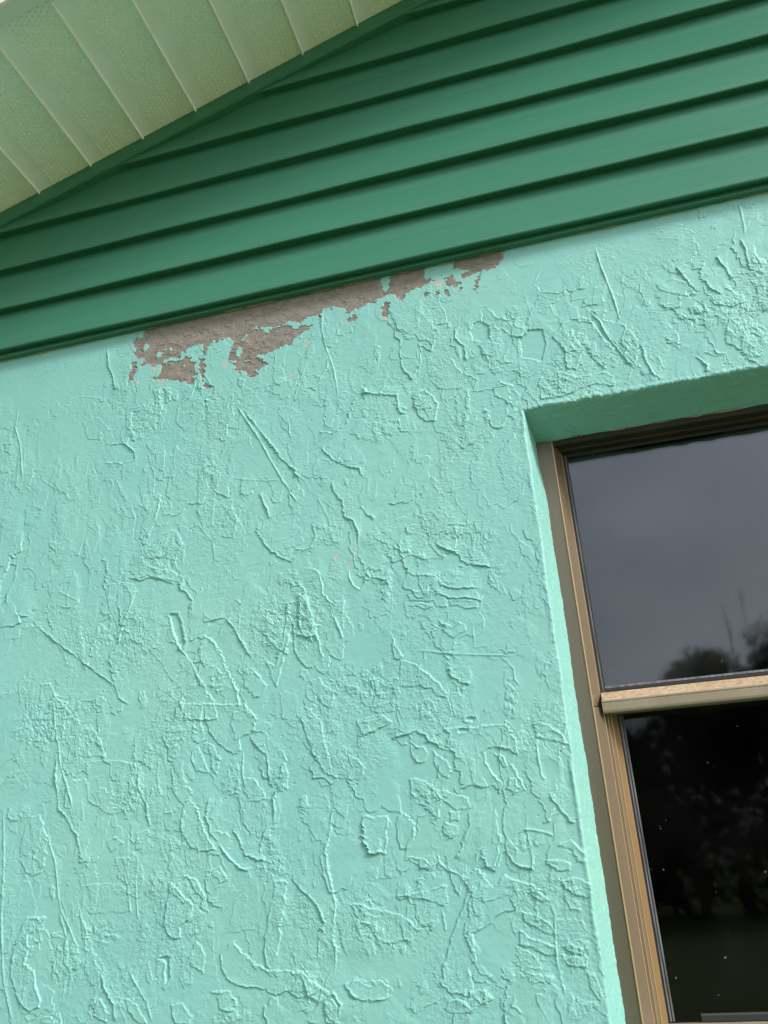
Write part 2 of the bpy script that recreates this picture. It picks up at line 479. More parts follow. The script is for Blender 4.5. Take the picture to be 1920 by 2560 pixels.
class NT:
    """small node helper"""
    def __init__(s, m):
        s.t = m.node_tree
        s.b = s.t.nodes['Principled BSDF']
    def n(s, kind, **kw):
        x = s.t.nodes.new(kind)
        for k, v in kw.items():
            setattr(x, k, v)
        return x
    def l(s, a, b):
        s.t.links.new(a, b)
    def noise(s, scale, detail=3, rough=0.55, vec=None, dist=0.0):
        x = s.n('ShaderNodeTexNoise')
        x.inputs['Scale'].default_value = scale
        x.inputs['Detail'].default_value = detail
        x.inputs['Roughness'].default_value = rough
        x.inputs['Distortion'].default_value = dist
        if vec is not None:
            s.l(vec, x.inputs['Vector'])
        return x
    def coords(s, scale=(1, 1, 1)):
        tc = s.n('ShaderNodeTexCoord')
        mp = s.n('ShaderNodeMapping')
        mp.inputs['Scale'].default_value = scale
        s.l(tc.outputs['Object'], mp.inputs['Vector'])
        return mp.outputs[0]
    def ramp(s, fac, stops):
        x = s.n('ShaderNodeValToRGB')
        e = x.color_ramp.elements
        while len(e) < len(stops):
            e.new(0.5)
        for i, (p, c) in enumerate(stops):
            e[i].position = p
            e[i].color = (*c, 1) if len(c) == 3 else c
        s.l(fac, x.inputs[0])
        return x
    def mix(s, fac, a, b, blend='MIX'):
        x = s.n('ShaderNodeMix', data_type='RGBA', blend_type=blend)
        if isinstance(fac, (int, float)):
            x.inputs[0].default_value = fac
        else:
            s.l(fac, x.inputs[0])
        for i, v in ((6, a), (7, b)):
            if isinstance(v, tuple):
                x.inputs[i].default_value = (*v, 1)
            else:
                s.l(v, x.inputs[i])
        return x.outputs[2]
    def math(s, op, a, b):
        x = s.n('ShaderNodeMath', operation=op)
        for i, v in ((0, a), (1, b)):
            if isinstance(v, (int, float)):
                x.inputs[i].default_value = v
            else:
                s.l(v, x.inputs[i])
        return x.outputs[0]
    def bump(s, height, strength, dist, normal=None):
        x = s.n('ShaderNodeBump')
        if isinstance(strength, (int, float)):
            x.inputs['Strength'].default_value = strength
        else:
            s.l(strength, x.inputs['Strength'])
        x.inputs['Distance'].default_value = dist
        s.l(height, x.inputs['Height'])
        if normal is not None:
            s.l(normal, x.inputs['Normal'])
        return x.outputs[0]

def obj(name, verts, faces, m, parent=None, smooth=False, label=None, auto=None):
    me = bpy.data.meshes.new(name)
    me.from_pydata([tuple(v) for v in verts], [], [tuple(f) for f in faces])
    me.materials.append(m)
    me.update()
    if smooth:
        me.polygons.foreach_set('use_smooth', [True] * len(me.polygons))
        if auto is not None:
            me.set_sharp_from_angle(angle=R(auto))
    o = bpy.data.objects.new(name, me)
    COL.objects.link(o)
    if parent:
        o.parent = parent
    if label:
        o['label'] = label
    return o

def empty(name, parent=None, label=None, loc=(0, 0, 0)):
    o = bpy.data.objects.new(name, None)
    COL.objects.link(o)
    o.location = loc
    o.empty_display_size = 0.1
    if parent:
        o.parent = parent
    if label:
        o['label'] = label
    return o

def extrude(name, prof, axis, a, b, m, parent=None, n=1, label=None, jitter=0.0, closed=True, smooth=False, auto=30):
    """sweep a 2D profile along an axis; axis 'x': prof=(y,z), axis 'z': prof=(x,y); z given from camera level"""
    V, F = [], []
    k = len(prof)
    rnd = random.Random(name + str(a))
    for i in range(n + 1):
        t = a + (b - a) * i / n
        j = (rnd.random() - 0.5) * jitter
        for p in prof:
            V.append((t, p[0], p[1] + GZ + j) if axis == 'x' else (p[0] + j, p[1], t + GZ))
    for i in range(n):
        for q in range(k if closed else k - 1):
            r_ = (q + 1) % k
            F.append((i * k + q, i * k + r_, (i + 1) * k + r_, (i + 1) * k + q))
    if closed:
        F.append(tuple(range(k)))
        F.append(tuple(range(n * k, n * k + k))[::-1])
    o = obj(name, V, F, m, parent, smooth, label, auto if smooth else None)
    bm = bmesh.new()
    bm.from_mesh(o.data)
    if closed:
        bmesh.ops.recalc_face_normals(bm, faces=bm.faces)
    bm.to_mesh(o.data)
    bm.free()
    return o

_rng = np.random.default_rng(7)
_perm = _rng.permutation(512).astype(np.int32)
_perm = np.concatenate([_perm, _perm, _perm])
_ga = (_rng.random(512) * 2 * np.pi).astype(np.float32)
_gx, _gy = np.cos(_ga), np.sin(_ga)
def gn(x, y, seed=0):
    """2D gradient noise, about -1..1"""
    x = np.asarray(x, np.float32) + np.float32(seed * 17.31)
    y = np.asarray(y, np.float32) + np.float32(seed * 9.77)
    xi = np.floor(x).astype(np.int32)
    yi = np.floor(y).astype(np.int32)
    xf = x - xi
    yf = y - yi
    u = xf * xf * xf * (xf * (xf * 6 - 15) + 10)
    v = yf * yf * yf * (yf * (yf * 6 - 15) + 10)
    xa = xi & 511
    xb = (xi + 1) & 511
    ya = yi & 511
    yb = (yi + 1) & 511
    def g(a, b, dx, dy):
        h = _perm[_perm[a] + b]
        return _gx[h] * dx + _gy[h] * dy
    n00 = g(xa, ya, xf, yf)
    n10 = g(xb, ya, xf - 1, yf)
    n01 = g(xa, yb, xf, yf - 1)
    n11 = g(xb, yb, xf - 1, yf - 1)
    return 1.5 * ((n00 * (1 - u) + n10 * u) * (1 - v) + (n01 * (1 - u) + n11 * u) * v)
def fbm(x, y, o, seed=0, gain=0.5):
    r_ = 0
    a = 1.0
    f = 1.0
    for i in range(o):
        r_ = r_ + a * gn(x * f, y * f, seed + i * 3)
        a *= gain
        f *= 2.03
    return r_
def sst(a, b, x):
    t = np.clip((x - a) / (b - a), 0, 1)
    return t * t * (3 - 2 * t)

# ------------------------------------------------------------------ materials
PAINT = (0.208, 0.490, 0.462)
def stucco_material():
    m = mat('painted_stucco', PAINT, 0.45)
    k = NT(m)
    c = k.coords()
    at = k.n('ShaderNodeAttribute', attribute_name='bare')
    pe = k.n('ShaderNodeAttribute', attribute_name='peeled')
    ro = k.n('ShaderNodeAttribute', attribute_name='grain')
    var = k.noise(2.2, 4, 0.6, c)
    paint = k.ramp(var.outputs[0], [(0.32, (0.196, 0.474, 0.452)), (0.5, (0.212, 0.492, 0.466)), (0.68, (0.234, 0.508, 0.452))])
    grime = k.noise(1.0, 5, 0.65, k.coords((9, 9, 3.0)))
    gr = k.ramp(grime.outputs[0], [(0.60, (0, 0, 0)), (0.80, (0.5, 0.5, 0.5))])
    paint_ = k.mix(gr.outputs[0], paint.outputs[0], (0.165, 0.40, 0.33))
    fine = k.noise(60, 3, 0.6, c)
    grey = k.ramp(fine.outputs[0], [(0.3, (0.170, 0.155, 0.140)), (0.7, (0.252, 0.230, 0.208))])
    col = k.mix(at.outputs['Fac'], paint_, grey.outputs[0])
    col = k.mix(pe.outputs['Fac'], col, (0.45, 0.42, 0.38))
    k.l(col, k.b.inputs['Base Color'])
    rgh = k.math('MULTIPLY_ADD', at.outputs['Fac'], 0.4)
    k.t.nodes[-1].inputs[2].default_value = 0.52
    k.l(rgh, k.b.inputs['Roughness'])
    n1 = k.noise(330, 2, 0.6, c)
    n2 = k.noise(120, 3, 0.6, c)
    st = k.math('MULTIPLY_ADD', ro.outputs['Fac'], 0.6)
    k.t.nodes[-1].inputs[2].default_value = 0.05
    cs = k.coords((1.0, 1.0, 0.6))
    n3 = k.noise(52, 4, 0.55, cs, 0.8)
    p3 = k.ramp(n3.outputs[0], [(0.535, (0, 0, 0)), (0.55, (1, 1, 1))])
    n4 = k.noise(120, 3, 0.55, cs, 0.6)
    p4 = k.ramp(n4.outputs[0], [(0.57, (0, 0, 0)), (0.60, (1, 1, 1))])
    b0 = k.bump(p3.outputs[0], st, 0.0007)
    b0 = k.bump(p4.outputs[0], st, 0.0006, b0)
    b1 = k.bump(n1.outputs[0], st, 0.0014, b0)
    b2 = k.bump(n2.outputs[0], st, 0.0022, b1)
    k.l(b2, k.b.inputs['Normal'])
    return m
def vinyl_material(name, col, rough, streak=True, spec=0.5):
    m = mat(name, col, rough, 0, spec)
    k = NT(m)
    c = k.coords((2.0, 60.0, 420.0) if streak else (30, 30, 30))
    n1 = k.noise(1.0, 4, 0.65, c)
    lo = tuple(v * 0.90 for v in col)
    hi = tuple(min(1, v * 1.10) for v in col)
    k.l(k.ramp(n1.outputs[0], [(0.3, lo), (0.7, hi)]).outputs[0], k.b.inputs['Base Color'])
    k.l(k.bump(n1.outputs[0], 0.6, 0.0008), k.b.inputs['Normal'])
    c2 = k.coords((1.5, 3, 9))
    n2 = k.noise(1.0, 3, 0.6, c2)
    r_ = k.ramp(n2.outputs[0], [(0.3, (rough * 0.85,) * 3), (0.7, (rough * 1.15,) * 3)])
    k.l(r_.outputs[0], k.b.inputs['Roughness'])
    return m
M_STUCCO = stucco_material()
M_SIDING = vinyl_material('green_vinyl', (0.043, 0.182, 0.122), 0.36, True, 0.42)
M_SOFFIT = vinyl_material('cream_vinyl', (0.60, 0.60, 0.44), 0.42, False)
def mottled(m, col, low_tone):
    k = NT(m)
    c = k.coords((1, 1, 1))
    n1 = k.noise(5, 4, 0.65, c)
    k.l(k.ramp(n1.outputs[0], [(0.35, low_tone), (0.62, col)]).outputs[0], k.b.inputs['Base Color'])
mottled(M_SOFFIT, (0.85, 0.88, 0.86), (0.80, 0.82, 0.72))
M_LOUVRE = mat('louvre_highlight_vinyl', (0.93, 0.94, 0.88), 0.3)  # paler than the panels: highlights on the pressed lips put into the colour
M_FASCIA = mat('white_aluminium', (0.70, 0.72, 0.68), 0.4)
def bronze(name, col, lo, rough=0.38, metal=0.35):
    m = mat(name, col, rough, metal)
    k = NT(m)
    c = k.coords((14, 14, 1.2))
    n1 = k.noise(1.0, 5, 0.65, c)
    k.l(k.ramp(n1.outputs[0], [(0.3, lo), (0.7, col)]).outputs[0], k.b.inputs['Base Color'])
    c2 = k.coords((1, 1, 1))
    n2 = k.noise(300, 2, 0.5, c2)
    k.l(k.bump(n2.outputs[0], 0.1, 0.0005), k.b.inputs['Normal'])
    return m
M_BRONZE = bronze('bronze_aluminium', (0.20, 0.170, 0.125), (0.155, 0.132, 0.095), 0.38, 0.6)
M_BROWN = bronze('brown_aluminium', (0.205, 0.16, 0.112), (0.175, 0.135, 0.095))
M_GOLD = bronze('golden_aluminium', (0.28, 0.185, 0.085), (0.235, 0.155, 0.075))
M_DARKBRZ = bronze('dark_bronze', (0.060, 0.048, 0.036), (0.035, 0.030, 0.024), 0.5, 0.5)  # darker tone than the frame bronze, used on the head alone
M_EDGE = mat('edge_highlight', (0.50, 0.34, 0.18), 0.4, 0.3)  # bright tone paints the light caught along the channel edges
def rust_tan():
    m = mat('speckled_tan_aluminium', (0.6, 0.45, 0.3), 0.5, 0.1)
    k = NT(m)
    c = k.coords((1, 1, 1))
    n1 = k.noise(160, 4, 0.7, c)
    n2 = k.noise(9, 2, 0.5, c)
    a = k.ramp(n1.outputs[0], [(0.38, (0.30, 0.18, 0.10)), (0.5, (0.46, 0.34, 0.225)), (0.66, (0.56, 0.46, 0.35))])
    b = k.ramp(n2.outputs[0], [(0.35, (0.40, 0.29, 0.18)), (0.65, (0.54, 0.43, 0.32))])
    k.l(k.mix(0.35, a.outputs[0], b.outputs[0]), k.b.inputs['Base Color'])
    k.l(k.bump(n1.outputs[0], 0.2, 0.0006), k.b.inputs['Normal'])
    return m
M_RAIL = rust_tan()
M_LIP = bronze('tan_aluminium', (0.33, 0.28, 0.20), (0.25, 0.21, 0.15), 0.4, 0.3)
M_RUBBER = mat('black_rubber', (0.018, 0.02, 0.022), 0.55)
def grey_gasket():
    m = mat('weathered_grey_rubber', (0.2, 0.2, 0.22), 0.6)
    k = NT(m)
    n1 = k.noise(1.0, 4, 0.6, k.coords((200, 200, 14)))
    k.l(k.ramp(n1.outputs[0], [(0.3, (0.05, 0.05, 0.06)), (0.7, (0.20, 0.20, 0.22))]).outputs[0], k.b.inputs['Base Color'])
    return m
M_GREYRUB = grey_gasket()
M_CAULK = mat('beige_sealant', (0.36, 0.29, 0.17), 0.6)
M_ROOM = mat('dark_room_paint', (0.05, 0.05, 0.052), 0.9)
M_SHINGLE = mat('grey_shingle', (0.10, 0.10, 0.10), 0.9)
M_WOOD = mat('sheathing', (0.3, 0.22, 0.14), 0.9)

def glass_material(name, ior, film):
    m = bpy.data.materials.new(name)
    m.use_nodes = True
    t = m.node_tree
    t.nodes.clear()
    o = t.nodes.new('ShaderNodeOutputMaterial')
    tr = t.nodes.new('ShaderNodeBsdfTransparent')
    tr.inputs[0].default_value = (0.62, 0.66, 0.66, 1)
    gl = t.nodes.new('ShaderNodeBsdfGlossy')
    gl.inputs['Roughness'].default_value = 0.035
    fr = t.nodes.new('ShaderNodeFresnel')
    fr.inputs[0].default_value = ior
    mx = t.nodes.new('ShaderNodeMixShader')
    df = t.nodes.new('ShaderNodeBsdfDiffuse')
    df.inputs[0].default_value = (0.55, 0.56, 0.55, 1)
    m2 = t.nodes.new('ShaderNodeMixShader')
    tc = t.nodes.new('ShaderNodeTexCoord')
    # dust: broad film plus specks
    na = t.nodes.new('ShaderNodeTexNoise')
    na.inputs['Scale'].default_value = 7
    na.inputs['Detail'].default_value = 6
    ra = t.nodes.new('ShaderNodeMapRange')
    ra.inputs[1].default_value = 0.42
    ra.inputs[2].default_value = 0.8
    ra.inputs[3].default_value = 0.0
    ra.inputs[4].default_value = film
    vo = t.nodes.new('ShaderNodeTexVoronoi')
    vo.inputs['Scale'].default_value = 75
    rb = t.nodes.new('ShaderNodeMapRange')
    rb.inputs[1].default_value = 0.12
    rb.inputs[2].default_value = 0.05
    rb.inputs[3].default_value = 0.0
    rb.inputs[4].default_value = 1.0
    nb = t.nodes.new('ShaderNodeTexNoise')
    nb.inputs['Scale'].default_value = 38
    nb.inputs['Detail'].default_value = 2
    rc = t.nodes.new('ShaderNodeMapRange')
    rc.inputs[1].default_value = 0.54
    rc.inputs[2].default_value = 0.68
    rc.inputs[3].default_value = 0.0
    rc.inputs[4].default_value = 0.35
    mu = t.nodes.new('ShaderNodeMath')
    mu.operation = 'MULTIPLY_ADD'
    for nn in (na, vo, nb):
        t.links.new(tc.outputs['Object'], nn.inputs['Vector'])
    t.links.new(na.outputs[0], ra.inputs[0])
    t.links.new(vo.outputs['Distance'], rb.inputs[0])
    t.links.new(nb.outputs[0], rc.inputs[0])
    t.links.new(rb.outputs[0], mu.inputs[0])
    t.links.new(rc.outputs[0], mu.inputs[1])
    t.links.new(ra.outputs[0], mu.inputs[2])
    t.links.new(fr.outputs[0], mx.inputs[0])
    t.links.new(tr.outputs[0], mx.inputs[1])
    t.links.new(gl.outputs[0], mx.inputs[2])
    t.links.new(mu.outputs[0], m2.inputs[0])
    t.links.new(mx.outputs[0], m2.inputs[1])
    t.links.new(df.outputs[0], m2.inputs[2])
    t.links.new(m2.outputs[0], o.inputs[0])
    return m
M_GLASS = glass_material('dusty_window_glass', 1.95, 0.035)
M_GLASS2 = glass_material('dusty_single_glass', 1.4, 0.006)

# ------------------------------------------------------------------ ground
def lawn_material():
    m = mat('grass', (0.06, 0.10, 0.03), 0.9)
    k = NT(m)
    c = k.coords()
    n1 = k.noise(1.3, 6, 0.65, c)
    n2 = k.noise(60, 4, 0.7, c)
    a = k.ramp(n1.outputs[0], [(0.3, (0.14, 0.19, 0.06)), (0.7, (0.19, 0.235, 0.085))])
    k.l(k.mix(0.4, a.outputs[0], n2.outputs[1], 'OVERLAY'), k.b.inputs['Base Color'])
    k.l(k.bump(n2.outputs[0], 0.8, 0.03), k.b.inputs['Normal'])
    return m
g = obj('lawn', [(-150, -150, 0), (150, -150, 0), (150, 150, 0), (-150, 150, 0)], [(0, 1, 2, 3)], lawn_material())
g['kind'] = 'structure'
g['label'] = 'short green lawn in front of the house'

# ------------------------------------------------------------------ the house
house = empty('house', None, 'mint green stucco house with dark green gable siding and a bronze framed window')
house['category'] = 'house'

HX0, HX1 = -2.2, 6.2          # gable wall
XC = 2.0                      # ridge
RS = 0.3197                   # rake slope
def rake(x):                  # height (from camera level) of the soffit line on the wall
    return 1.3255 + RS * (x + 1.0645) if x <= XC else 1.3255 + RS * (2 * XC - x + 1.0645)
def rake_x(z):
    return (z - 1.3255) / RS - 1.0645
# window opening
OX0, OX1, OZ0, OZ1 = -0.0415, 0.8065, -0.266, 0.650

def axis(segs):
    out = [segs[0][0]]
    for a, b, h in segs:
        n = max(1, int(round((b - a) / h)))
        out += list(a + (b - a) * (np.arange(1, n + 1) / n))
    return np.array(out, np.float32)
FINE = 0.00122
def growth(a, b, h0, f):
    out = []
    x, h = a, h0
    s = 1 if b > a else -1
    while (b - x) * s > h * 1.5:
        out.append((x, x + s * h))
        x += s * h
        h *= f
    out.append((x, b))
    return out
xs_l = [(b, a, abs(b - a)) for a, b in growth(-1.12, HX0, 0.003, 1.06)][::-1]
xs_r = [(a, b, abs(b - a)) for a, b in growth(OX1, HX1, 0.004, 1.08)]
XS = axis(xs_l + [(-1.12, OX0, FINE), (OX0, 0.47, FINE), (0.47, OX1, 0.004)] + xs_r)
zs_l = [(b, a, abs(b - a)) for a, b in growth(OZ0, -GZ, 0.003, 1.06)][::-1]
ZS = axis(zs_l + [(OZ0, OZ1, FINE), (OZ1, 0.972, FINE), (0.972, 1.02, 0.008)])
i_ox0 = int(np.argmin(abs(XS - OX0)))
i_ox1 = int(np.argmin(abs(XS - OX1)))
i_oz0 = int(np.argmin(abs(ZS - OZ0)))
i_oz1 = int(np.argmin(abs(ZS - OZ1)))

def parse(s):
    return [r_.strip().split(',') for r_ in s.split('|')]

def stucco_fields():
    X, Z = np.meshgrid(XS, ZS)            # rows z, cols x
    X = X.astype(np.float32)
    Z = Z.astype(np.float32)
    # ragged edges: trowel-dragged plaster, so edges fray sideways
    fray = (0.6 * gn(X / 0.016, (Z + 0.006 * gn(X / 0.03, Z / 0.03, 45)) / 0.0052, 41) + 0.6 * gn(X / 0.010, Z / 0.0029, 42)) * sst(-0.15, 0.4, gn(X / 0.05, Z / 0.05, 43))
    WX = X + 0.0016 * gn(X / 0.012, Z / 0.012, 1) + 0.0012 * gn(X / 0.0048, Z / 0.0048, 2) + 0.0044 * fray
    WZ = Z + 0.0016 * gn(X / 0.012, Z / 0.012, 4) + 0.0013 * gn(X / 0.0048, Z / 0.0048, 5)
    H = 0.0016 * gn(X / 0.22, Z / 0.30, 11) + 0.0006 * gn(X / 0.07, Z / 0.09, 12)
    grain = np.clip(0.14 + 0.7 * gn(X / 0.10, Z / 0.14, 13), 0.0, 0.8)
    crumb = np.clip(0.02 + 0.35 * gn(X / 0.10, Z / 0.13, 75), 0.0, 0.4)
    smooth = np.zeros_like(X)
    for r_ in parse(ZONES):
        st, cx, cz_, rx, rz = [float(q) for q in r_[1:]]
        cx, cz_, rx, rz = cx / 1000, cz_ / 1000, rx / 1000, rz / 1000
        sl = (slice(np.searchsorted(ZS, cz_ - 2 * rz), np.searchsorted(ZS, cz_ + 2 * rz)), slice(np.searchsorted(XS, cx - 2 * rx), np.searchsorted(XS, cx + 2 * rx)))
        e = np.hypot((X[sl] - cx) / rx, (Z[sl] - cz_) / rz) + 0.35 * gn(X[sl] / 0.03, Z[sl] / 0.03, 76)
        k_ = 1 - sst(0.25, 1.35, e)
        if r_[0] == 'z':
            crumb[sl] = np.maximum(crumb[sl], k_ * st * 0.13)
        else:
            smooth[sl] = np.maximum(smooth[sl], k_ * min(1, st * 0.11))
    calm = (1.0 - 0.7 * sst(0.84, 0.95, Z) * (1 - sst(0.15, 0.3, X))) * (1 - smooth)
    crumb = crumb * calm
    grain = grain * (1 - 0.75 * smooth)
    BX = X + 0.010 * fbm(X / 0.075, Z / 0.09, 2, 21) + 0.0034 * fray + 0.0010 * gn(X / 0.0048, Z / 0.0048, 2)
    BZ = Z + 0.010 * fbm(X / 0.075, Z / 0.09, 2, 25) + 0.0010 * gn(X / 0.0048, Z / 0.0048, 5)
    def layer(sx, sz, t, h, seed, dens, oct=2, ww=0.022):
        n = fbm(BX / sx, BZ / sz, oct, seed, 0.4)
        v = n + dens * 0.35 - t
        # height steps up crisply at the edge and thins out again further in
        m = sst(-ww, ww, v)
        return h * m * (0.55 + 0.75 * np.exp(-np.maximum(v, 0) / 0.16)), m
    dens = gn(X / 0.24, Z / 0.30, 31)
    amp = (0.75 + 0.5 * gn(X / 0.3, Z / 0.2, 33)) * calm
    a1, m1 = layer(0.050, 0.105, 0.25, 0.0006, 51, dens)
    a2, m2 = layer(0.027, 0.055, 0.42, 0.0006, 57, -dens)
    a2 = a2 * sst(-0.3, 0.3, gn(X / 0.09, Z / 0.12, 59))
    H = H + amp * (a1 + a2)
    # individual trowel plates: flat tops, one crisp side, one feathered side
    rp = np.random.default_rng(21)
    ix0, ix1 = np.searchsorted(XS, -1.2), np.searchsorted(XS, 0.55)
    iz0, iz1 = np.searchsorted(ZS, -0.30), np.searchsorted(ZS, 0.97)
    for i in range(2700):
        cx = rp.uniform(-1.2, 0.55)
        cz_ = rp.uniform(-0.32, 0.97)
        a = float(np.clip(np.exp(rp.normal(math.log(0.0105), 0.70)), 0.003, 0.055))
        el = rp.uniform(1.0, 2.8)
        th = rp.normal(0.10, 0.33) if rp.random() < 0.8 else rp.uniform(-1.5, 1.5)
        t0 = rp.normal(0.6, 0.9)
        h = rp.uniform(0.0004, 0.0012) * (0.7 + 0.3 * min(1, a / 0.02))
        pad = a * el * 1.5 + 0.006
        sl = (slice(np.searchsorted(ZS, cz_ - pad), np.searchsorted(ZS, cz_ + pad)), slice(np.searchsorted(XS, cx - pad), np.searchsorted(XS, cx + pad)))
        if X[sl].size < 9:
            continue
        px, pz = WX[sl] - cx, WZ[sl] - cz_
        u = (px * math.cos(th) - pz * math.sin(th)) / a
        v = (px * math.sin(th) + pz * math.cos(th)) / (a * el)
        rho = np.hypot(u, v) + 1e-5
        cu, cv = u / rho, v / rho
        Rt = 0.95 + 0.30 * gn(cu * 1.2 + i * 3.7, cv * 1.2) + 0.18 * gn(cu * 3.1, cv * 3.1 + i * 2.3)
        sd_ = (Rt - rho) * a * np.where(rho > 0, 1.0 + 0.35 * (el - 1) * np.abs(cv), 1.0)
        side = 0.5 + 0.5 * np.cos(np.arctan2(pz, px) - t0)
        w_ = 0.0006 + side ** 2 * min(0.016, a * 0.8)
        up = sst(-0.25 * w_ - 0.0004, w_, sd_)
        k_ = calm[sl] * (0.55 + 0.6 * dens[sl] * (1 if i % 2 else -1) + 0.25)
        k_ = np.clip(k_ * 1.1, 0.0, 1.15)
        lv = h * up + 0.6 * h * np.exp(-((sd_ - 0.0013) / 0.0014) ** 2) * (1 - side)
        if i % 5 < 3:
            H[sl] = np.maximum(H[sl], 0.35 * H[sl] + lv * k_ * 1.25)
        else:
            H[sl] += 0.8 * lv * k_
        if i % 3 == 0:
            grain[sl] = np.clip(grain[sl] + 0.35 * up * k_, 0, 1)
        elif i % 3 == 1:
            grain[sl] *= 1 - 0.45 * up * k_
    # crumbly, torn plaster: small sharp flakes
    fl = fbm(BX / 0.0105, BZ / 0.0150, 2, 63, 0.5)
    f1 = sst(0.02, 0.20, fl - 0.55 + 0.85 * crumb)
    fl2 = fbm(BX / 0.0060, BZ / 0.0075, 2, 69, 0.5)
    f2 = sst(0.02, 0.25, fl2 - 0.60 + 0.75 * crumb)
    H = H + (0.00065 * f1 + 0.00045 * f2) * np.clip(crumb * 1.8, 0, 1.3)
    grain = np.clip(grain + 0.20 * m1 * calm + 0.3 * crumb, 0, 1)
    # small pits
    pn = gn(X / 0.0085, Z / 0.0085, 71)
    H = H - 0.0013 * sst(0.84, 0.96, pn) * sst(0.0, 0.4, gn(X / 0.09, Z / 0.09, 73))
    # fine orange-peel relief
    H = H + (0.035 + 0.30 * grain) * 0.001 * fbm((X + 0.4 * Z) / 0.0072, Z / 0.0044, 2, 79)

    def window_of(pts, pad):
        x0, x1 = pts[:, 0].min() - pad, pts[:, 0].max() + pad
        z0, z1 = pts[:, 1].min() - pad, pts[:, 1].max() + pad
        return slice(max(0, np.searchsorted(ZS, z0)), np.searchsorted(ZS, z1)), slice(max(0, np.searchsorted(XS, x0)), np.searchsorted(XS, x1))
    def seg_dist(pts, sl, closed, AX, AZ):
        px, pz = AX[sl], AZ[sl]
        best = np.full(px.shape, 1e9, np.float32)
        sgn = np.zeros(px.shape, np.float32)
        par = np.zeros(px.shape, np.float32)
        inside = np.zeros(px.shape, bool)
        n = len(pts)
        N = n if closed else n - 1
        for i in range(N):
            a, b = pts[i], pts[(i + 1) % n]
            d = b - a
            L2 = max(1e-12, float(d @ d))
            t = np.clip(((px - a[0]) * d[0] + (pz - a[1]) * d[1]) / L2, 0, 1)
            qx = px - a[0] - t * d[0]
            qz = pz - a[1] - t * d[1]
            dd = qx * qx + qz * qz
            k = dd < best
            best = np.where(k, dd, best)
            if closed:
                if a[1] != b[1]:
                    c = ((a[1] > pz) != (b[1] > pz)) & (px < (b[0] - a[0]) * (pz - a[1]) / (b[1] - a[1]) + a[0])
                    inside ^= c
            else:
                cr = d[0] * (pz - a[1]) - d[1] * (px - a[0])
                sgn = np.where(k, np.sign(cr), sgn)
                par = np.where(k, (i + t) / N, par)
        dist = np.sqrt(best)
        if closed:
            return np.where(inside, dist, -dist), None
        return dist, (sgn, par)
    for r_ in parse(RELIEF):
        kind = r_[0]
        v = float(r_[1])
        pts = np.array([float(q) for q in r_[2:]], np.float32).reshape(-1, 2) / 1000
        if kind == 'p':
            sl = window_of(pts, 0.012)
            s, _ = seg_dist(pts, sl, True, WX, WZ)
            h = v * 0.88e-4
            up = sst(-0.0008, 0.0010, s)
            if h > 0:
                blot = 0.95 + 0.25 * gn(X[sl] / 0.03, Z[sl] / 0.04, 81)
                H[sl] += h * up * blot * (0.72 + 0.28 * np.exp(-np.maximum(s, 0) / 0.012))
                H[sl] += 0.75 * h * np.exp(-((s - 0.0014) / 0.0015) ** 2) * np.clip(0.4 + gn(X[sl] / 0.012, Z[sl] / 0.012, 83), 0, 1.2)
                grain[sl] = np.clip(grain[sl] + 0.40 * up * np.clip(0.6 + 0.8 * gn(X[sl] / 0.05, Z[sl] / 0.05, 82), 0, 1), 0, 1)
            else:
                H[sl] = H[sl] * (1 - 0.8 * up) + h * up
                H[sl] += -0.5 * h * np.exp(-((s + 0.002) / 0.002) ** 2)
                grain[sl] = grain[sl] * (1 - 0.8 * up)
        elif kind == 'r':
            sl = window_of(pts, 0.03)
            d, (sg, pr) = seg_dist(pts, sl, False, X + 0.35 * (WX - X), Z + 0.35 * (WZ - Z))
            fade = sst(0, 0.12, pr) * (1 - sst(0.86, 1.0, pr))
            fade = fade * np.clip(0.75 + 0.5 * gn(X[sl] / 0.02, Z[sl] / 0.02, 85), 0.15, 1.2)
            side = np.where(sg > 0, 1.0, 0.0)
            H[sl] += v * 0.95e-4 * fade * (np.exp(-(d / 0.0014) ** 2) + 0.22 * side * np.exp(-d / 0.008))
        else:
            sl = window_of(pts, 0.055)
            d, (sg, pr) = seg_dist(pts, sl, False, WX, WZ)
            fade = sst(0, 0.10, pr) * (1 - sst(0.90, 1.0, pr))
            s = d * sg * v
            h = 0.0017 * fade * np.clip(0.8 + 0.6 * gn(X[sl] / 0.03, Z[sl] / 0.03, 87), 0.3, 1.4)
            H[sl] += h * sst(-0.0008, 0.0010, s) * np.exp(-np.maximum(s, 0) / 0.018)
            H[sl] += 0.75 * h * np.exp(-((s - 0.0014) / 0.0015) ** 2)
            H[sl] -= 0.10 * h * np.exp(-np.maximum(-s, 0) / 0.012) * (s < 0)
    # paint that never covered / flaked off: grey render and pale peeled spots
    bare = np.zeros_like(X)
    peel = np.zeros_like(X)
    CX = X + 0.0022 * gn(X / 0.010, Z / 0.008, 91) + 0.0018 * gn(X / 0.004, Z / 0.004, 92)
    CZ = Z + 0.0020 * gn(X / 0.011, Z / 0.009, 93) + 0.0016 * gn(X / 0.004, Z / 0.004, 94)
    for txt, fld, val in ((BARE, bare, 1.0), (PAINT_ISLANDS, bare, 0.0), (PEELED, peel, 1.0)):
        for r_ in parse(txt):
            pts = np.array([float(q) for q in r_], np.float32).reshape(-1, 2) / 1000
            sl = window_of(pts, 0.01)
            s, _ = seg_dist(pts, sl, True, CX, CZ)
            s = s + 0.0035 * np.clip(gn(X[sl] / 0.007, Z[sl] / 0.005, 107), -0.6, 1) * (val > 0)
            kx = sst(-0.0006, 0.0006, s)
            if val > 0:
                fld[sl] = np.maximum(fld[sl], kx)
            else:
                fld[sl] = np.minimum(fld[sl], 1 - kx)
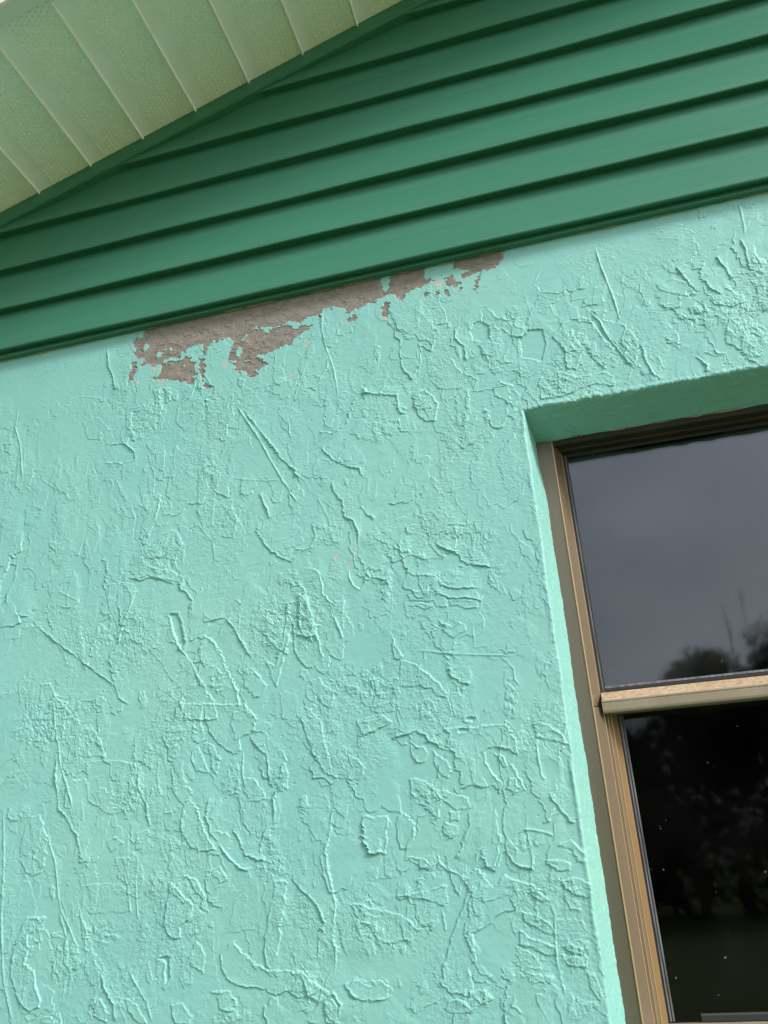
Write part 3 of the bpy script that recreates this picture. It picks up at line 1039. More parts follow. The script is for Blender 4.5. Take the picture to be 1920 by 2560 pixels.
    # crumbs of paint left standing in the bare area, crumbs of bare render round it
    sp = gn(X / 0.006, Z / 0.005, 95)
    inb = bare > 0.5
    H = np.where(inb, H * 0.55, H)
    H += 0.0006 * bare * np.clip(fbm(X / 0.026, Z / 0.018, 3, 97), -0.6, 1.0)
    H += 0.0011 * (1 - bare)
    H += 0.0009 * np.exp(-((bare - 0.35) / 0.3) ** 2) * np.clip(gn(X / 0.012, Z / 0.010, 103), 0, 1)
    crk = np.exp(-(np.abs(fbm(X / 0.035, Z / 0.018, 3, 99)) / 0.05) ** 2)
    H -= 0.0012 * bare * crk * sst(-0.1, 0.25, gn(X / 0.03, Z / 0.02, 101))
    H += 0.0007 * bare * sst(0.25, 0.32, fbm(X / 0.022, Z / 0.014, 3, 105))
    # feathered window edge and sagging ridge along the opening
    return X, Z, H.astype(np.float32), grain, bare, peel

def build_wall():
    X, Z, H, grain, bare, peel = stucco_fields()
    # distance outside of the opening
    dx = np.maximum(np.maximum(OX0 - X, X - OX1), 0)
    dz = np.maximum(np.maximum(OZ0 - Z, Z - OZ1), 0)
    D = np.hypot(dx, dz)
    Y = -0.80 * H
    # thick bead of plaster along the edge, then rounded over
    bead = np.clip(0.45 + 0.9 * gn(X / 0.045, Z / 0.045, 111) + 0.3 * gn(X / 0.006, Z / 0.006, 112), 0, 1.6)
    Y -= 0.0016 * bead * np.exp(-((D - 0.0045) / 0.003) ** 2)
    RR = 0.0036
    q = np.clip(1 - D / RR, 0, 1)
    Y += RR * (1 - np.sqrt(np.maximum(0, 1 - q * q)))
    JX = 0.0008 * gn(Z / 0.031, Z * 0, 115) + 0.0006 * gn(Z / 0.009, Z * 0 + 3, 116) * sst(-0.1, 0.4, gn(Z / 0.08, Z * 0, 113)) + 0.0016 * gn(Z / 0.07, Z * 0, 117)
    JZ = 0.0012 * gn(X / 0.022, X * 0, 118) + 0.0014 * gn(X / 0.006, X * 0 + 5, 119) + 0.0009 * gn(X / 0.09, X * 0, 120)
    fall = np.exp(-D / 0.008)
    nearx = (np.abs(X - OX0) < np.abs(X - OX1)).astype(np.float32)
    PX = X + JX * fall
    PZ = Z + JZ * fall
    nz, nx = X.shape
    V = np.stack([PX, Y, PZ + GZ], -1).reshape(-1, 3).astype(np.float32)
    idx = np.arange(nz * nx).reshape(nz, nx)
    keep = np.ones((nz - 1, nx - 1), bool)
    keep[i_oz0:i_oz1, i_ox0:i_ox1] = False
    q4 = np.stack([idx[:-1, :-1], idx[:-1, 1:], idx[1:, 1:], idx[1:, :-1]], -1)[keep]
    used = np.zeros(nz * nx, bool)
    used[q4.ravel()] = True
    remap = np.cumsum(used) - 1
    F = remap[q4]
    cell = np.maximum(np.diff(XS)[None, :], np.diff(ZS)[:, None])[keep]
    small = cell < 0.0016
    Vk = V[used]
    def grid_mesh(name, V, F, attrs, parent, label=None, flat=None):
        me = bpy.data.meshes.new(name)
        me.vertices.add(len(V))
        me.vertices.foreach_set('co', V.astype(np.float32).ravel())
        me.loops.add(F.size)
        me.loops.foreach_set('vertex_index', F.astype(np.int32).ravel())
        me.polygons.add(len(F))
        me.polygons.foreach_set('loop_start', (np.arange(len(F)) * 4).astype(np.int32))
        me.polygons.foreach_set('use_smooth', np.zeros(len(F), bool) if flat is None else ~flat)
        me.update(calc_edges=True)
        for n, a in attrs.items():
            at = me.attributes.new(n, 'FLOAT', 'POINT')
            at.data.foreach_set('value', a.astype(np.float32).ravel())
        me.materials.append(M_STUCCO)
        o = bpy.data.objects.new(name, me)
        COL.objects.link(o)
        o.parent = parent
        if label:
            o['label'] = label
        return o
    wall = grid_mesh('stucco_wall', Vk, F, {'grain': grain.ravel()[used], 'bare': bare.ravel()[used], 'peeled': peel.ravel()[used]}, house,
                     'mint painted trowelled stucco wall with bare grey patch under the siding', small)
    P3 = V.reshape(nz, nx, 3)
    # reveals grow out of the same edge vertices
    def reveal(name, edge, end, steps, seed, label):
        n = len(edge)
        t = np.linspace(0, 1, steps + 1)[None, :, None].astype(np.float32)
        ii_ = np.linspace(0, 1, n)[:, None].astype(np.float32)
        st = edge[0] * (1 - ii_) + edge[-1] * ii_
        st = st + (edge - st).mean(0)
        G = st[:, None, :] * (1 - t) + end[:, None, :] * t + (edge - st)[:, None, :] * (1 - t) ** 6
        u = np.arange(n)[:, None] * FINE
        v = (np.arange(steps + 1)[None, :] / steps) * 0.080
        uu = np.broadcast_to(u, (n, steps + 1))
        vv = np.broadcast_to(v, (n, steps + 1))
        fade = np.minimum(1, np.arange(steps + 1) / 4.0)[None, :]
        lump = 0.0005 * gn(uu / 0.08, vv / 0.05, seed) + 0.0004 * sst(0.1, 0.25, gn(uu / 0.03, vv / 0.018, seed + 1)) + 0.0003 * gn(uu / 0.007, vv / 0.004, seed + 2) - 0.0014 * sst(0.60, 0.72, gn(uu / 0.009, vv / 0.004, seed + 3)) * sst(-0.1, 0.3, gn(uu / 0.06, vv / 0.03, seed + 4)) + 0.00025 * fbm(uu / 0.006, vv / 0.006, 2, seed + 5)
        e = end - edge
        al = edge[-1] - edge[0]
        nrm = np.cross(al, e.mean(0))
        nrm = nrm / np.linalg.norm(nrm)
        c = np.array([(OX0 + OX1) / 2, -0.3, (OZ0 + OZ1) / 2 + GZ]) - edge[n // 2]
        if nrm @ c < 0:
            nrm = -nrm
        G = G + (lump * fade)[..., None] * nrm[None, None, :]
        ii = np.arange(n * (steps + 1)).reshape(n, steps + 1)
        Fq = np.stack([ii[:-1, :-1], ii[:-1, 1:], ii[1:, 1:], ii[1:, :-1]], -1).reshape(-1, 4)
        z0 = np.zeros(n * (steps + 1), np.float32)
        return grid_mesh(name, G.reshape(-1, 3), Fq, {'grain': z0 + 0.35, 'bare': z0, 'peeled': z0}, house, label)
    le = P3[i_oz0:i_oz1 + 1, i_ox0]
    zz = ZS[i_oz0:i_oz1 + 1]
    end = le.copy()
    end[:, 0] = -0.0278 + 0.0012 * gn(zz / 0.11, zz * 0, 131) + 0.0004 * gn(zz / 0.02, zz * 0, 132) + 0.0003 * gn(zz / 0.006, zz * 0, 135) - 0.004 * sst(0.50, 0.60, zz)
    end[:, 1] = 0.0776
    reveal('jamb_reveal', le, end, 40, 140, 'pale mint plaster return left of the window')
    re = P3[i_oz0:i_oz1 + 1, i_ox1]
    end = re.copy()
    end[:, 0] = 0.7930
    end[:, 1] = 0.0776
    reveal('jamb_reveal', re, end, 40, 150, 'plaster return right of the window')
    he = P3[i_oz1, i_ox0:i_ox1 + 1]
    xx = XS[i_ox0:i_ox1 + 1]
    end = he.copy()
    end[:, 2] = 0.6290 + GZ + 0.0009 * gn(xx / 0.03, xx * 0, 133) + 0.0008 * gn(xx / 0.006, xx * 0, 134)
    end[:, 1] = 0.0776
    reveal('head_reveal', he, end, 40, 160, 'shaded green plaster soffit over the window')
    be = P3[i_oz0, i_ox0:i_ox1 + 1]
    end = be.copy()
    end[:, 2] = -0.240 + GZ
    end[:, 1] = 0.0776
    reveal('sill_reveal', be, end, 40, 170, 'sloping plaster sill under the window')
build_wall()

# other walls of the house so that it stands as a closed body
def simple_box(name, x0, x1, y0, y1, z0, z1, m, parent, label=None, faces=None):
    v = [(x0, y0, z0), (x1, y0, z0), (x1, y1, z0), (x0, y1, z0), (x0, y0, z1), (x1, y0, z1), (x1, y1, z1), (x0, y1, z1)]
    f = {'b': (0, 3, 2, 1), 't': (4, 5, 6, 7), 'f': (0, 1, 5, 4), 'k': (2, 3, 7, 6), 'l': (0, 4, 7, 3), 'r': (1, 2, 6, 5)}
    return obj(name, v, [f[k] for k in (faces or 'btfklr')], m, parent, False, label)
M_PLAIN = mat('plain_mint_stucco', PAINT, 0.5)
_k = NT(M_PLAIN)
_n = _k.noise(40, 5, 0.65, _k.coords())
_k.l(_k.bump(_n.outputs[0], 0.6, 0.006), _k.b.inputs['Normal'])
simple_box('side_wall', HX0 - 0.001, HX0 + 0.12, 0.003, 9.0, 0, 1.0 + GZ, M_PLAIN, house, None, 'tkl')
simple_box('side_wall', HX1 - 0.12, HX1 + 0.001, 0.003, 9.0, 0, 1.0 + GZ, M_PLAIN, house, None, 'tkr')
simple_box('rear_wall', HX0, HX1, 8.88, 9.001, 0, 1.0 + GZ, M_PLAIN, house, None, 'tfk')
simple_box('interior_room', -0.9, 1.9, 0.142, 3.4, 0.02, 1.0 + GZ - 0.1, M_ROOM, house, 'dark room behind the window', 'btklr')

# gable sheathing behind the siding
obj('gable_sheathing', [(HX0, 0.0025, 1.0 + GZ), (HX1, 0.0025, 1.0 + GZ), (XC, 0.0025, rake(XC) + GZ)], [(0, 1, 2)], M_WOOD, house)

# ------------------------------------------------------------------ siding, one mesh per course
siding = empty('gable_siding', house, 'dark green horizontal vinyl lap siding filling the gable')
Z0, CH = 0.9744, 0.1009
SP = [(-0.0040, 0.0040), (-0.0205, 0.0014), (-0.0230, 0.0002), (-0.0248, 0.0006), (-0.0258, 0.0020), (-0.0260, 0.0040),
      (-0.0248, 0.0120), (-0.0222, 0.022), (-0.0190, 0.036), (-0.0138, 0.059), (-0.0122, 0.0662), (-0.0120, 0.0672), (-0.0108, 0.085), (-0.0084, CH + 0.006)]
k = 0
while True:
    zb = Z0 + k * CH
    if zb + 0.01 > rake(XC) - 0.02:
        break
    V, F = [], []
    nseg = 110
    for r_, (y, dz) in enumerate(SP):
        z = min(zb + dz, rake(XC) - 0.012)
        xl = max(HX0, rake_x(z + 0.012))
        xr = 2 * XC - xl
        t = np.linspace(0, 1, nseg + 1) ** 1.35
        for i in range(nseg + 1):
            x = xl + (xr - xl) * t[i]
            wv = 0.0009 * math.sin(x * 7.3 + k * 2.1) + 0.0006 * math.sin(x * 17.0 + k * 4.7)
            wz = 0.0007 * math.sin(x * 4.1 + k * 1.3)
            V.append((x, y + wv * (0.4 + 0.6 * (r_ < 7)), z + wz + GZ))
    n = nseg + 1
    for r_ in range(len(SP) - 1):
        for i in range(nseg):
            F.append((r_ * n + i, r_ * n + i + 1, (r_ + 1) * n + i + 1, (r_ + 1) * n + i))
    o = obj('siding_panel', V, F, M_SIDING, siding, True, None, 24)
    k += 1
# starter strip, drip edge and a bead of old sealant below the first course
extrude('starter_strip', [(0.004, 0.9790), (-0.0105, 0.9785), (-0.0125, 0.9690), (-0.0118, 0.9672), (0.004, 0.9660)], 'x', HX0, HX1, M_SIDING, siding, 60, None, 0.0005, True, True, 25)
def bead(name, x0, x1, f, m, parent, label, rad=0.0022, n=400, seed=1):
    V, F = [], []
    rnd = random.Random(seed)
    for i in range(n + 1):
        x = x0 + (x1 - x0) * i / n
        y, z = f(x)
        q = float(gn(np.array([x / 0.03]), np.array([0.5]), seed)[0])
        a = rad * max(0.03, 0.12 + 1.2 * q + 0.3 * (rnd.random() - 0.5))
        for s in range(6):
            an = s * math.pi / 3
            V.append((x, y + a * math.cos(an), z + a * math.sin(an) + GZ))
    for i in range(n):
        for s in range(6):
            t = (s + 1) % 6
            F.append((i * 6 + s, i * 6 + t, i * 6 + 6 + t, i * 6 + 6 + s))
    return obj(name, V, F, m, parent, True, label)
bead('sealant', -1.15, 0.6, lambda x: (-0.0022, 0.9656), M_CAULK, siding, 'patchy beige sealant along the bottom of the siding', 0.0019, 700, 5)

# rake trim (J channel) following the slope
def slope_bar(name, prof, x0, x1, m, parent, label=None, n=40, base=rake):
    """profile of (y, dz) relative to the rake line"""
    V, F = [], []
    k = len(prof)
    for i in range(n + 1):
        x = x0 + (x1 - x0) * i / n
        for y, dz in prof:
            V.append((x, y, base(x) + dz + GZ))
    for i in range(n):
        for q in range(k):
            r_ = (q + 1) % k
            F.append((i * k + q, i * k + r_, (i + 1) * k + r_, (i + 1) * k + q))
    F.append(tuple(range(k)))
    F.append(tuple(range(n * k, n * k + k))[::-1])
    o = obj(name, V, F, m, parent, False, label)
    bm = bmesh.new()
    bm.from_mesh(o.data)
    bmesh.ops.recalc_face_normals(bm, faces=bm.faces)
    bm.to_mesh(o.data)
    bm.free()
    return o
JP = [(-0.003, -0.0345), (-0.0275, -0.0340), (-0.0304, -0.0325), (-0.0316, -0.0300), (-0.0316, 0.002), (-0.003, 0.002)]
slope_bar('rake_trim', JP, HX0 + 0.02, XC - 0.002, M_SIDING, siding, 'dark green trim strip along the sloping soffit')
slope_bar('rake_trim', JP, XC + 0.002, HX1 - 0.02, M_SIDING, siding)

# ------------------------------------------------------------------ soffit: ribbed vented panels under the overhang
soffit = empty('roof_soffit', house, 'cream vented vinyl soffit under the sloping roof overhang')
SW, SD = 0.1245, 0.330           # panel pitch along the slope, depth of the overhang
ang = math.atan(RS)
def panel_mesh():
    """one panel: u along the slope, v from the wall outwards, w down; with its pressed perforations"""
    V, F = [], []
    prof = [(0.0, 0.0), (0.0, -0.0052), (0.0007, -0.0062), (0.0018, -0.0066), (0.0030, -0.0058), (0.0038, -0.0036), (0.0044, -0.0010), (0.0065, 0.0), (0.040, 0.0003), (SW - 0.006, 0.0003), (SW - 0.0004, -0.0003)]
    nv = 10
    for j in range(nv + 1):
        v = -0.0270 - SD * j / nv
        for u, w_ in prof:
            V.append((u, v, w_))
    kk = len(prof)
    for j in range(nv):
        for q in range(kk - 1):
            F.append((j * kk + q, j * kk + q + 1, (j + 1) * kk + q + 1, (j + 1) * kk + q))
    sm = len(F)
    # perforations: pressed, elongated tear-drop louvres in staggered rows
    rnd = random.Random(3)
    du, dv = 0.0086, 0.0088
    nu = int((SW - 0.043) / du)
    for i in range(nu + 1):
        for j in range(int((SD - 0.012) / dv)):
            u = 0.0405 + i * du
            v = -0.0335 - j * dv - (dv / 2 if i % 2 else 0)
            a, b, h = 0.0014, 0.0034, 0.0026
            h *= 0.85 + 0.3 * rnd.random()
            s = len(V)
            z0 = 0.0006
            # pressed louvre: steep lip facing the open side, long back towards the wall
            V += [(u - a, v - b * 0.35, z0), (u + a, v - b * 0.35, z0), (u + a * 0.75, v - b * 0.15, -h), (u - a * 0.75, v - b * 0.15, -h),
                  (u - a * 0.6, v + b, z0), (u + a * 0.6, v + b, z0)]
            F += [(s, s + 1, s + 2, s + 3), (s + 3, s + 2, s + 5, s + 4), (s, s + 3, s + 4), (s + 1, s + 5, s + 2)]
    me = bpy.data.meshes.new('soffit_panel')
    me.from_pydata(V, [], F)
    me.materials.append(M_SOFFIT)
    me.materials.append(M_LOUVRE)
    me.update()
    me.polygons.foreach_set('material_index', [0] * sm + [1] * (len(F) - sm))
    sh = [True] * sm + [False] * (len(F) - sm)
    me.polygons.foreach_set('use_smooth', sh)
    bm = bmesh.new()
    bm.from_mesh(me)
    for f in bm.faces:
        if f.normal.z > 0.02:
            f.normal_flip()
    bm.to_mesh(me)
    bm.free()
    return me
PM = panel_mesh()
U0 = -0.8555                     # a seam seen at this x
pitch_x = SW * math.cos(ang)
n0 = int(math.floor((U0 - HX0) / pitch_x))
x = U0 - n0 * pitch_x
while x + pitch_x < XC:
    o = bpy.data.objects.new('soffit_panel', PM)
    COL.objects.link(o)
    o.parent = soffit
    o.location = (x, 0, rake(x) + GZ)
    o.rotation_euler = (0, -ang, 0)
    x += pitch_x
x = HX1 - 0.05
while x - pitch_x > XC:
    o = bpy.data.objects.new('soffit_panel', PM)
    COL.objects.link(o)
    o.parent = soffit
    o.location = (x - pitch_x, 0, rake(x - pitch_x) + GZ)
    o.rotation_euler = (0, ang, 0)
    x -= pitch_x
# fascia and roof deck
YO = -0.0270 - SD
FP = [(YO + 0.004, -0.0095), (YO - 0.024, -0.0110), (YO - 0.0275, -0.009), (YO - 0.0285, 0.0), (YO - 0.0285, 0.15), (YO + 0.004, 0.15)]
slope_bar('fascia_board', FP, HX0 - 0.25, XC - 0.001, M_FASCIA, house, 'white metal fascia along the sloping roof edge')
slope_bar('fascia_board', FP, XC + 0.001, HX1 + 0.25, M_FASCIA, house)
def roof_slope(x0, x1):
    pr = [(YO - 0.045, 0.152), (9.3, 0.152), (9.3, 0.20), (YO - 0.045, 0.20)]
    return slope_bar('roof_slope', pr, x0, x1, M_SHINGLE, house, None, 2)
roof_slope(HX0 - 0.35, XC - 0.001)
roof_slope(XC + 0.001, HX1 + 0.35)

# ------------------------------------------------------------------ window
win = empty('window', house, 'single hung bronze aluminium window set in the stucco')
XM = 0.3825                       # centre line
def jamb(name, prof, z0, z1, m, label=None):
    extrude(name, prof, 'z', z0, z1, m, win, 1, label)
    extrude(name, [(2 * XM - a, b) for a, b in prof], 'z', z0, z1, m, win, 1)
def both(name, x0, x1, y0, y1, z0, z1, m):
    simple_box(name, x0, x1, y0, y1, z0 + GZ, z1 + GZ, m, win)
    simple_box(name, 2 * XM - x1, 2 * XM - x0, y0, y1, z0 + GZ, z1 + GZ, m, win)
# outer flange
jamb('jamb', [(-0.0398, 0.0773), (-0.0069, 0.0773), (-0.0069, 0.1308), (-0.0398, 0.1308)], -0.2499, 0.6467, M_BRONZE)
# upper channel face
jamb('upper_channel', [(-0.0067, 0.0778), (-0.0053, 0.0778), (0.0072, 0.1090), (0.0072, 0.1257), (-0.0067, 0.1257)], 0.1958, 0.6467, M_BROWN)
both('channel_edge', -0.0073, -0.0053, 0.0762, 0.078, -0.2494, 0.6242, M_EDGE)
both('channel_edge', 0.0053, 0.0067, 0.1061, 0.1088, 0.2208, 0.614, M_EDGE)
# lower tracks, stepping inwards
jamb('lower_track', [(-0.0067, 0.0778), (-0.0053, 0.0778), (0.0073, 0.0966), (0.0073, 0.1277), (-0.0067, 0.1277)], -0.2499, 0.1943, M_BROWN)
jamb('lower_track', [(0.0075, 0.0987), (0.0120, 0.1043), (0.0120, 0.1277), (0.0075, 0.1277)], -0.2499, 0.1943, M_BRONZE)
jamb('lower_track', [(0.0122, 0.1058), (0.0171, 0.1114), (0.0171, 0.1288), (0.0122, 0.1288)], -0.2499, 0.1943, M_BROWN)
jamb('sash_stile', [(0.0173, 0.1140), (0.0241, 0.1232), (0.0254, 0.1243), (0.0254, 0.1318), (0.0173, 0.1318)], -0.2448, 0.1943, M_GOLD)
both('channel_edge', 0.0065, 0.008, 0.0946, 0.0973, -0.2494, 0.1938, M_EDGE)
both('channel_edge', 0.0113, 0.0124, 0.1027, 0.105, -0.2494, 0.1938, M_EDGE)
both('channel_edge', 0.0163, 0.0176, 0.1097, 0.1122, -0.2494, 0.1938, M_EDGE)
# head
extrude('window_head', [(0.0779, 0.6467), (0.0779, 0.6222), (0.0793, 0.6191), (0.0869, 0.6181), (0.0890, 0.6207), (0.0992, 0.6202), (0.1012, 0.6171), (0.1090, 0.6161), (0.1257, 0.6161), (0.1257, 0.6467)], 'x', -0.0393, 2 * XM - -0.0393, M_DARKBRZ, win, 1, 'dark bronze window head')
bead('sealant', -0.0204, 0.7854, lambda x: (0.0771, 0.6281), M_CAULK, win, 'thin beige sealant over the window head', 0.0016, 400, 9)
# meeting rail
extrude('meeting_rail', [(0.1104, 0.2186), (0.0890, 0.2052), (0.0874, 0.2030), (0.0874, 0.1969), (0.1298, 0.1969), (0.1298, 0.2186)], 'x', 0.0074, 2 * XM - 0.0074, M_RAIL, win, 1, 'rust speckled tan meeting rail')
extrude('rail_lip', [(0.0877, 0.2028), (0.0852, 0.2032), (0.0841, 0.2015), (0.0841, 0.2004), (0.0849, 0.1994), (0.0841, 0.1984), (0.0841, 0.1887), (0.0849, 0.1858), (0.0869, 0.1844), (0.0910, 0.1844), (0.0951, 0.1867), (0.1237, 0.1867), (0.1237, 0.1965), (0.0877, 0.1965)], 'x', 0.0064, 2 * XM - 0.0064, M_LIP, win)
# sash bottom rail and frame sill
extrude('bottom_rail', [(0.1201, -0.2091), (0.1180, -0.2111), (0.1180, -0.2346), (0.1318, -0.2346), (0.1318, -0.2091)], 'x', 0.0254, 2 * XM - 0.0254, M_LIP, win)
extrude('frame_sill', [(0.0747, -0.2428), (0.0778, -0.2356), (0.1339, -0.2348), (0.1339, -0.2570), (0.0747, -0.2570)], 'x', -0.0393, 2 * XM - -0.0393, M_BRONZE, win)
# glass and gaskets
simple_box('upper_pane', 0.0076, 2 * XM - 0.0076, 0.1116, 0.1157, 0.2188 + GZ, 0.6159 + GZ, M_GLASS, win, 'upper window pane mirroring grey sky and treetops')
simple_box('lower_pane', 0.0257, 2 * XM - 0.0257, 0.1261, 0.1302, -0.2089 + GZ, 0.1865 + GZ, M_GLASS2, win, 'near black lower window pane')
both('gasket', 0.0074, 0.0104, 0.1096, 0.1115, 0.2193, 0.6151, M_RUBBER)
both('gasket', 0.0106, 0.0126, 0.109, 0.1115, 0.2213, 0.6135, M_GREYRUB)
both('gasket', 0.0129, 0.0149, 0.1104, 0.1115, 0.2213, 0.6135, M_RUBBER)
both('gasket', 0.0257, 0.0281, 0.1245, 0.126, -0.2071, 0.1851, M_RUBBER)
both('gasket', 0.0283, 0.0304, 0.1239, 0.126, -0.2071, 0.1851, M_GREYRUB)
both('gasket', 0.0306, 0.0318, 0.1251, 0.126, -0.2071, 0.1851, M_RUBBER)
both('gasket', 0.032, 0.0341, 0.1243, 0.126, -0.2071, 0.1851, M_GREYRUB)
extrude('gasket', [(0.1115, 0.2191), (0.1092, 0.2195), (0.1092, 0.2224), (0.1104, 0.2232), (0.1115, 0.2234)], 'x', 0.0153, 2 * XM - 0.0153, M_RUBBER, win)
extrude('gasket', [(0.1115, 0.2238), (0.1104, 0.2240), (0.1104, 0.2266), (0.1115, 0.2273)], 'x', 0.0153, 2 * XM - 0.0153, M_GREYRUB, win)
extrude('gasket', [(0.1115, 0.6156), (0.1096, 0.6152), (0.1100, 0.6110), (0.1115, 0.6095)], 'x', 0.0153, 2 * XM - 0.0153, M_RUBBER, win)
extrude('gasket', [(0.1260, -0.2085), (0.1234, -0.2081), (0.1234, -0.2015), (0.1247, -0.1994), (0.1260, -0.1989)], 'x', 0.0673, 2 * XM - 0.0347, M_RUBBER, win)

# ------------------------------------------------------------------ trees across the lawn (seen mirrored in the glass)
M_BARK = mat('bark', (0.09, 0.07, 0.05), 0.9)
def leaf_mat(name, a, b):
    m = mat(name, a, 0.6)
    k = NT(m)
    n1 = k.noise(3, 3, 0.6, k.coords())
    k.l(k.ramp(n1.outputs[0], [(0.3, a), (0.7, b)]).outputs[0], k.b.inputs['Base Color'])
    return m
M_LEAF = [leaf_mat('dark_leaves', (0.035, 0.06, 0.018), (0.06, 0.095, 0.03)), leaf_mat('olive_leaves', (0.055, 0.07, 0.025), (0.085, 0.10, 0.04)), leaf_mat('palm_leaves', (0.04, 0.065, 0.02), (0.07, 0.10, 0.03))]
def tube(V, F, pts, rads, seg=7):
    s0 = len(V)
    for i, (p, r_) in enumerate(zip(pts, rads)):
        d = (pts[min(i + 1, len(pts) - 1)] - pts[max(i - 1, 0)]).normalized()
        a = d.orthogonal().normalized()
        b = d.cross(a)
        for q in range(seg):
            t = 2 * math.pi * q / seg
            V.append(p + a * math.cos(t) * r_ + b * math.sin(t) * r_)
    for i in range(len(pts) - 1):
        for q in range(seg):
            t = (q + 1) % seg
            F.append((s0 + i * seg + q, s0 + i * seg + t, s0 + (i + 1) * seg + t, s0 + (i + 1) * seg + q))
def tree(x, y, top, rad, low, kind, label, seed, n=3800, leaf=0.11):
    rnd = random.Random(seed)
    root = empty('leafy_tree', None, label, (x, y, 0))
    root['category'] = 'tree'
    root['group'] = 'trees across the lawn'
    V, F = [], []
    tp = [Vector((0, 0, -0.1)), Vector((0.05, 0.03, top * 0.25)), Vector((-0.04, 0.05, top * 0.5)), Vector((0.03, 0, top * 0.78))]
    tube(V, F, tp, [0.16, 0.12, 0.09, 0.03])
    clumps = []
    for i in range(70):
        a = rnd.random() * 2 * math.pi
        h = low + (top - low) * (0.08 + 0.84 * rnd.random())
        e = (h - low) / (top - low)
        rr = rad * math.sqrt(max(0.08, 1 - (2 * e - 0.95) ** 2)) * (0.45 + 0.45 * rnd.random())
        c = Vector((math.cos(a) * rr, math.sin(a) * rr, h - 0.05 * top))
        clumps.append((c, rad * (0.30 + 0.20 * rnd.random())))
        if i < 12:
            s = tp[1].lerp(tp[3], rnd.random())
            tube(V, F, [s, s.lerp(c, 0.5) + Vector((0, 0, 0.1)), c], [0.05, 0.03, 0.012], 5)
    clumps.append((Vector((0, 0, top - rad * 0.35)), rad * 0.35))
    obj('trunk', V, F, M_BARK, root, True)
    V, F = [], []
    for i in range(n):
        c, cr = clumps[rnd.randrange(len(clumps))]
        d = Vector((rnd.gauss(0, 1), rnd.gauss(0, 1), rnd.gauss(0, 1))).normalized() * cr * (rnd.random() ** 0.4)
        p = c + d
        a = Vector((rnd.gauss(0, 1), rnd.gauss(0, 1), rnd.gauss(0, 1))).normalized() * leaf * (0.6 + 0.8 * rnd.random())
        b = a.cross(Vector((rnd.gauss(0, 1), rnd.gauss(0, 1), rnd.gauss(0, 1)))).normalized() * leaf * 0.42
        s = len(V)
        V += [p - a * 0.5, p + b * 0.5, p + a * 0.5, p - b * 0.5]
        F.append((s, s + 1, s + 2, s + 3))
    obj('crown', V, F, M_LEAF[kind], root)
YT = -22.0
def hedge(x0, x1, y, top, label):
    rnd = random.Random(77)
    root = empty('hedge', None, label, ((x0 + x1) / 2, y, 0))
    root['category'] = 'hedge'
    V, F = [], []
    for i in range(14000):
        x = rnd.uniform(x0, x1)
        tz = top * (0.86 + 0.10 * math.sin(x * 1.7) + 0.06 * math.sin(x * 5.1))
        p = Vector((x - (x0 + x1) / 2, rnd.uniform(-0.7, 0.7), tz * rnd.random() ** 0.7))
        a = Vector((rnd.gauss(0, 1), rnd.gauss(0, 1), rnd.gauss(0, 1))).normalized() * 0.32 * (0.6 + 0.8 * rnd.random())
        b = a.cross(Vector((rnd.gauss(0, 1), rnd.gauss(0, 1), rnd.gauss(0, 1)))).normalized() * 0.16
        s = len(V)
        V += [p - a * 0.5, p + b * 0.5, p + a * 0.5, p - b * 0.5]
        F.append((s, s + 1, s + 2, s + 3))
    o = obj('foliage', V, F, M_LEAF[0], root)
    V, F = [], []
    for i in range(24):
        x = x0 + (x1 - x0) * (i + 0.5) / 24 - (x0 + x1) / 2
        tube(V, F, [Vector((x, 0, -0.1)), Vector((x + 0.1, 0.1, 0.8)), Vector((x - 0.1, 0, 1.9))], [0.05, 0.04, 0.015], 5)
    o2 = obj('stems', V, F, M_BARK, root)
    o2['kind'] = 'stuff'
hedge(-9, 12, YT - 1.2, 5.0, 'dense dark hedge closing the far side of the lawn')
tree(2.75, YT, 6.5, 1.25, 3.4, 1, 'rounded leafy tree beside the small palm, mirrored in the upper pane', 11, 16000, 0.14)
tree(5.3, YT + 0.6, 7.0, 1.8, 3.2, 0, 'tallest dark leafy tree at the right of the mirrored trees', 12, 20000, 0.17)
tree(0.2, YT - 1.0, 4.9, 1.5, 0.4, 0, 'low dark tree left of the small palm across the lawn', 13, 8000, 0.24)
tree(-2.6, YT - 1.5, 5.2, 1.7, 0.4, 1, 'olive green tree left of the low dark tree', 14, 8000, 0.25)
tree(-6.2, YT - 0.5, 5.8, 2.0, 0.4, 0, 'broad dark tree at the far left of the row', 15, 8000, 0.3)
tree(9.2, YT - 0.5, 6.9, 2.2, 0.4, 1, 'broad olive tree at the far right of the row', 16, 8000, 0.3)
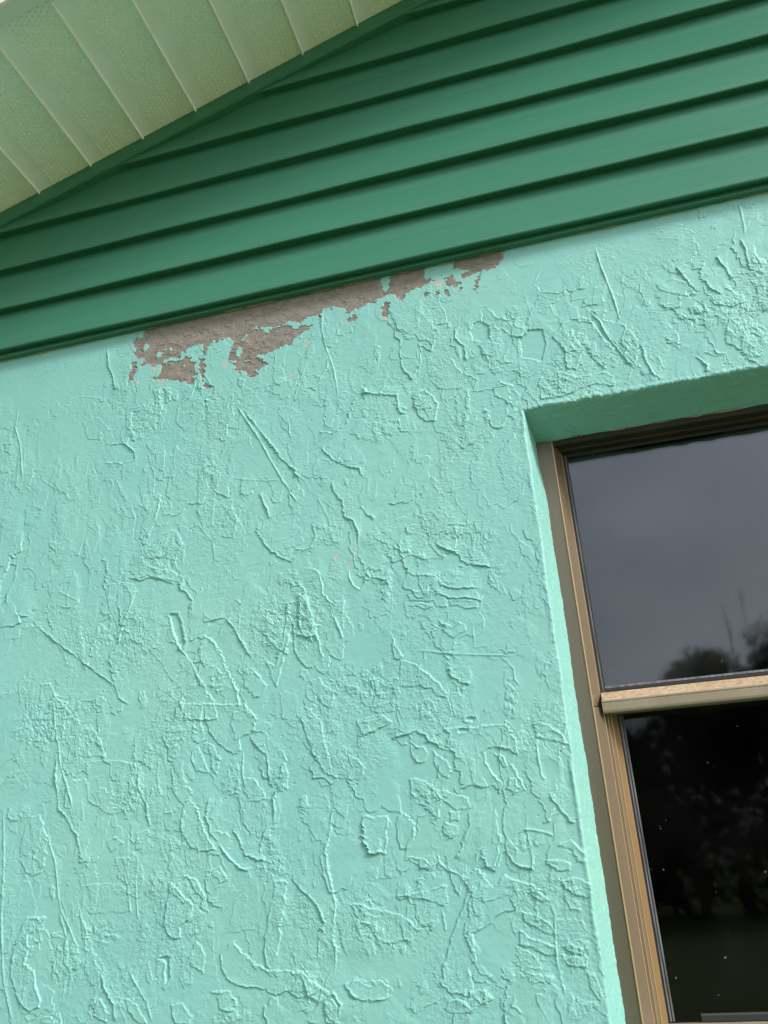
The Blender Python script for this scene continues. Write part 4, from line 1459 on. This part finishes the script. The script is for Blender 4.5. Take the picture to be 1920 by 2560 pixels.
def palm(x, y, top, label):
    rnd = random.Random(5)
    root = empty('palm_tree', None, label, (x, y, 0))
    root['category'] = 'palm'
    V, F = [], []
    tube(V, F, [Vector((0, 0, -0.1)), Vector((0.05, 0, top * 0.4)), Vector((0, 0.04, top * 0.85))], [0.12, 0.09, 0.07], 8)
    obj('trunk', V, F, M_BARK, root, True)
    for i in range(13):
        a = i * 2.4
        el = 0.35 + 0.9 * rnd.random()
        L = 0.75 + 0.3 * rnd.random()
        V, F = [], []
        prev = None
        for j in range(13):
            t = j / 12
            r_ = L * t
            p = Vector((math.cos(a) * r_ * math.cos(el), math.sin(a) * r_ * math.cos(el), top * 0.85 + r_ * math.sin(el) - 0.75 * t * t * L))
            if prev is not None:
                dv = (p - prev).normalized()
                sd_ = dv.cross(Vector((0, 0, 1))).normalized()
                for sg in (-1, 1):
                    ln = 0.24 * math.sin(math.pi * min(1, t * 0.9 + 0.1)) + 0.03
                    s = len(V)
                    tip = p + sd_ * sg * ln + dv * ln * 0.7 - Vector((0, 0, ln * 0.35))
                    V += [prev, p, tip]
                    F.append((s, s + 1, s + 2))
            prev = p
        obj('frond', V, F, M_LEAF[2], root)
palm(1.72, YT + 0.3, 6.05, 'small palm beside the rounded tree, mirrored in the upper pane')
def sapling(x, y, top, label, seed):
    rnd = random.Random(seed)
    root = empty('bare_sapling', None, label, (x, y, 0))
    root['category'] = 'tree'
    V, F = [], []
    tube(V, F, [Vector((0, 0, -0.1)), Vector((0.06, 0, top * 0.5)), Vector((0.02, 0, top))], [0.035, 0.022, 0.006], 6)
    for i in range(9):
        h = top * (0.55 + 0.4 * rnd.random())
        a = rnd.random() * 6.28
        p = Vector((0.03, 0, h))
        q = p + Vector((math.cos(a) * 0.22, math.sin(a) * 0.22, 0.35))
        tube(V, F, [p, p.lerp(q, 0.5), q], [0.014, 0.01, 0.004], 5)
    obj('trunk', V, F, M_BARK, root, True)
sapling(3.45, YT + 1.2, 7.25, 'thin bare sapling rising between the mirrored trees', 4)
sapling(3.85, YT + 1.5, 7.5, 'taller thin bare sapling nearest the tallest dark tree', 8)
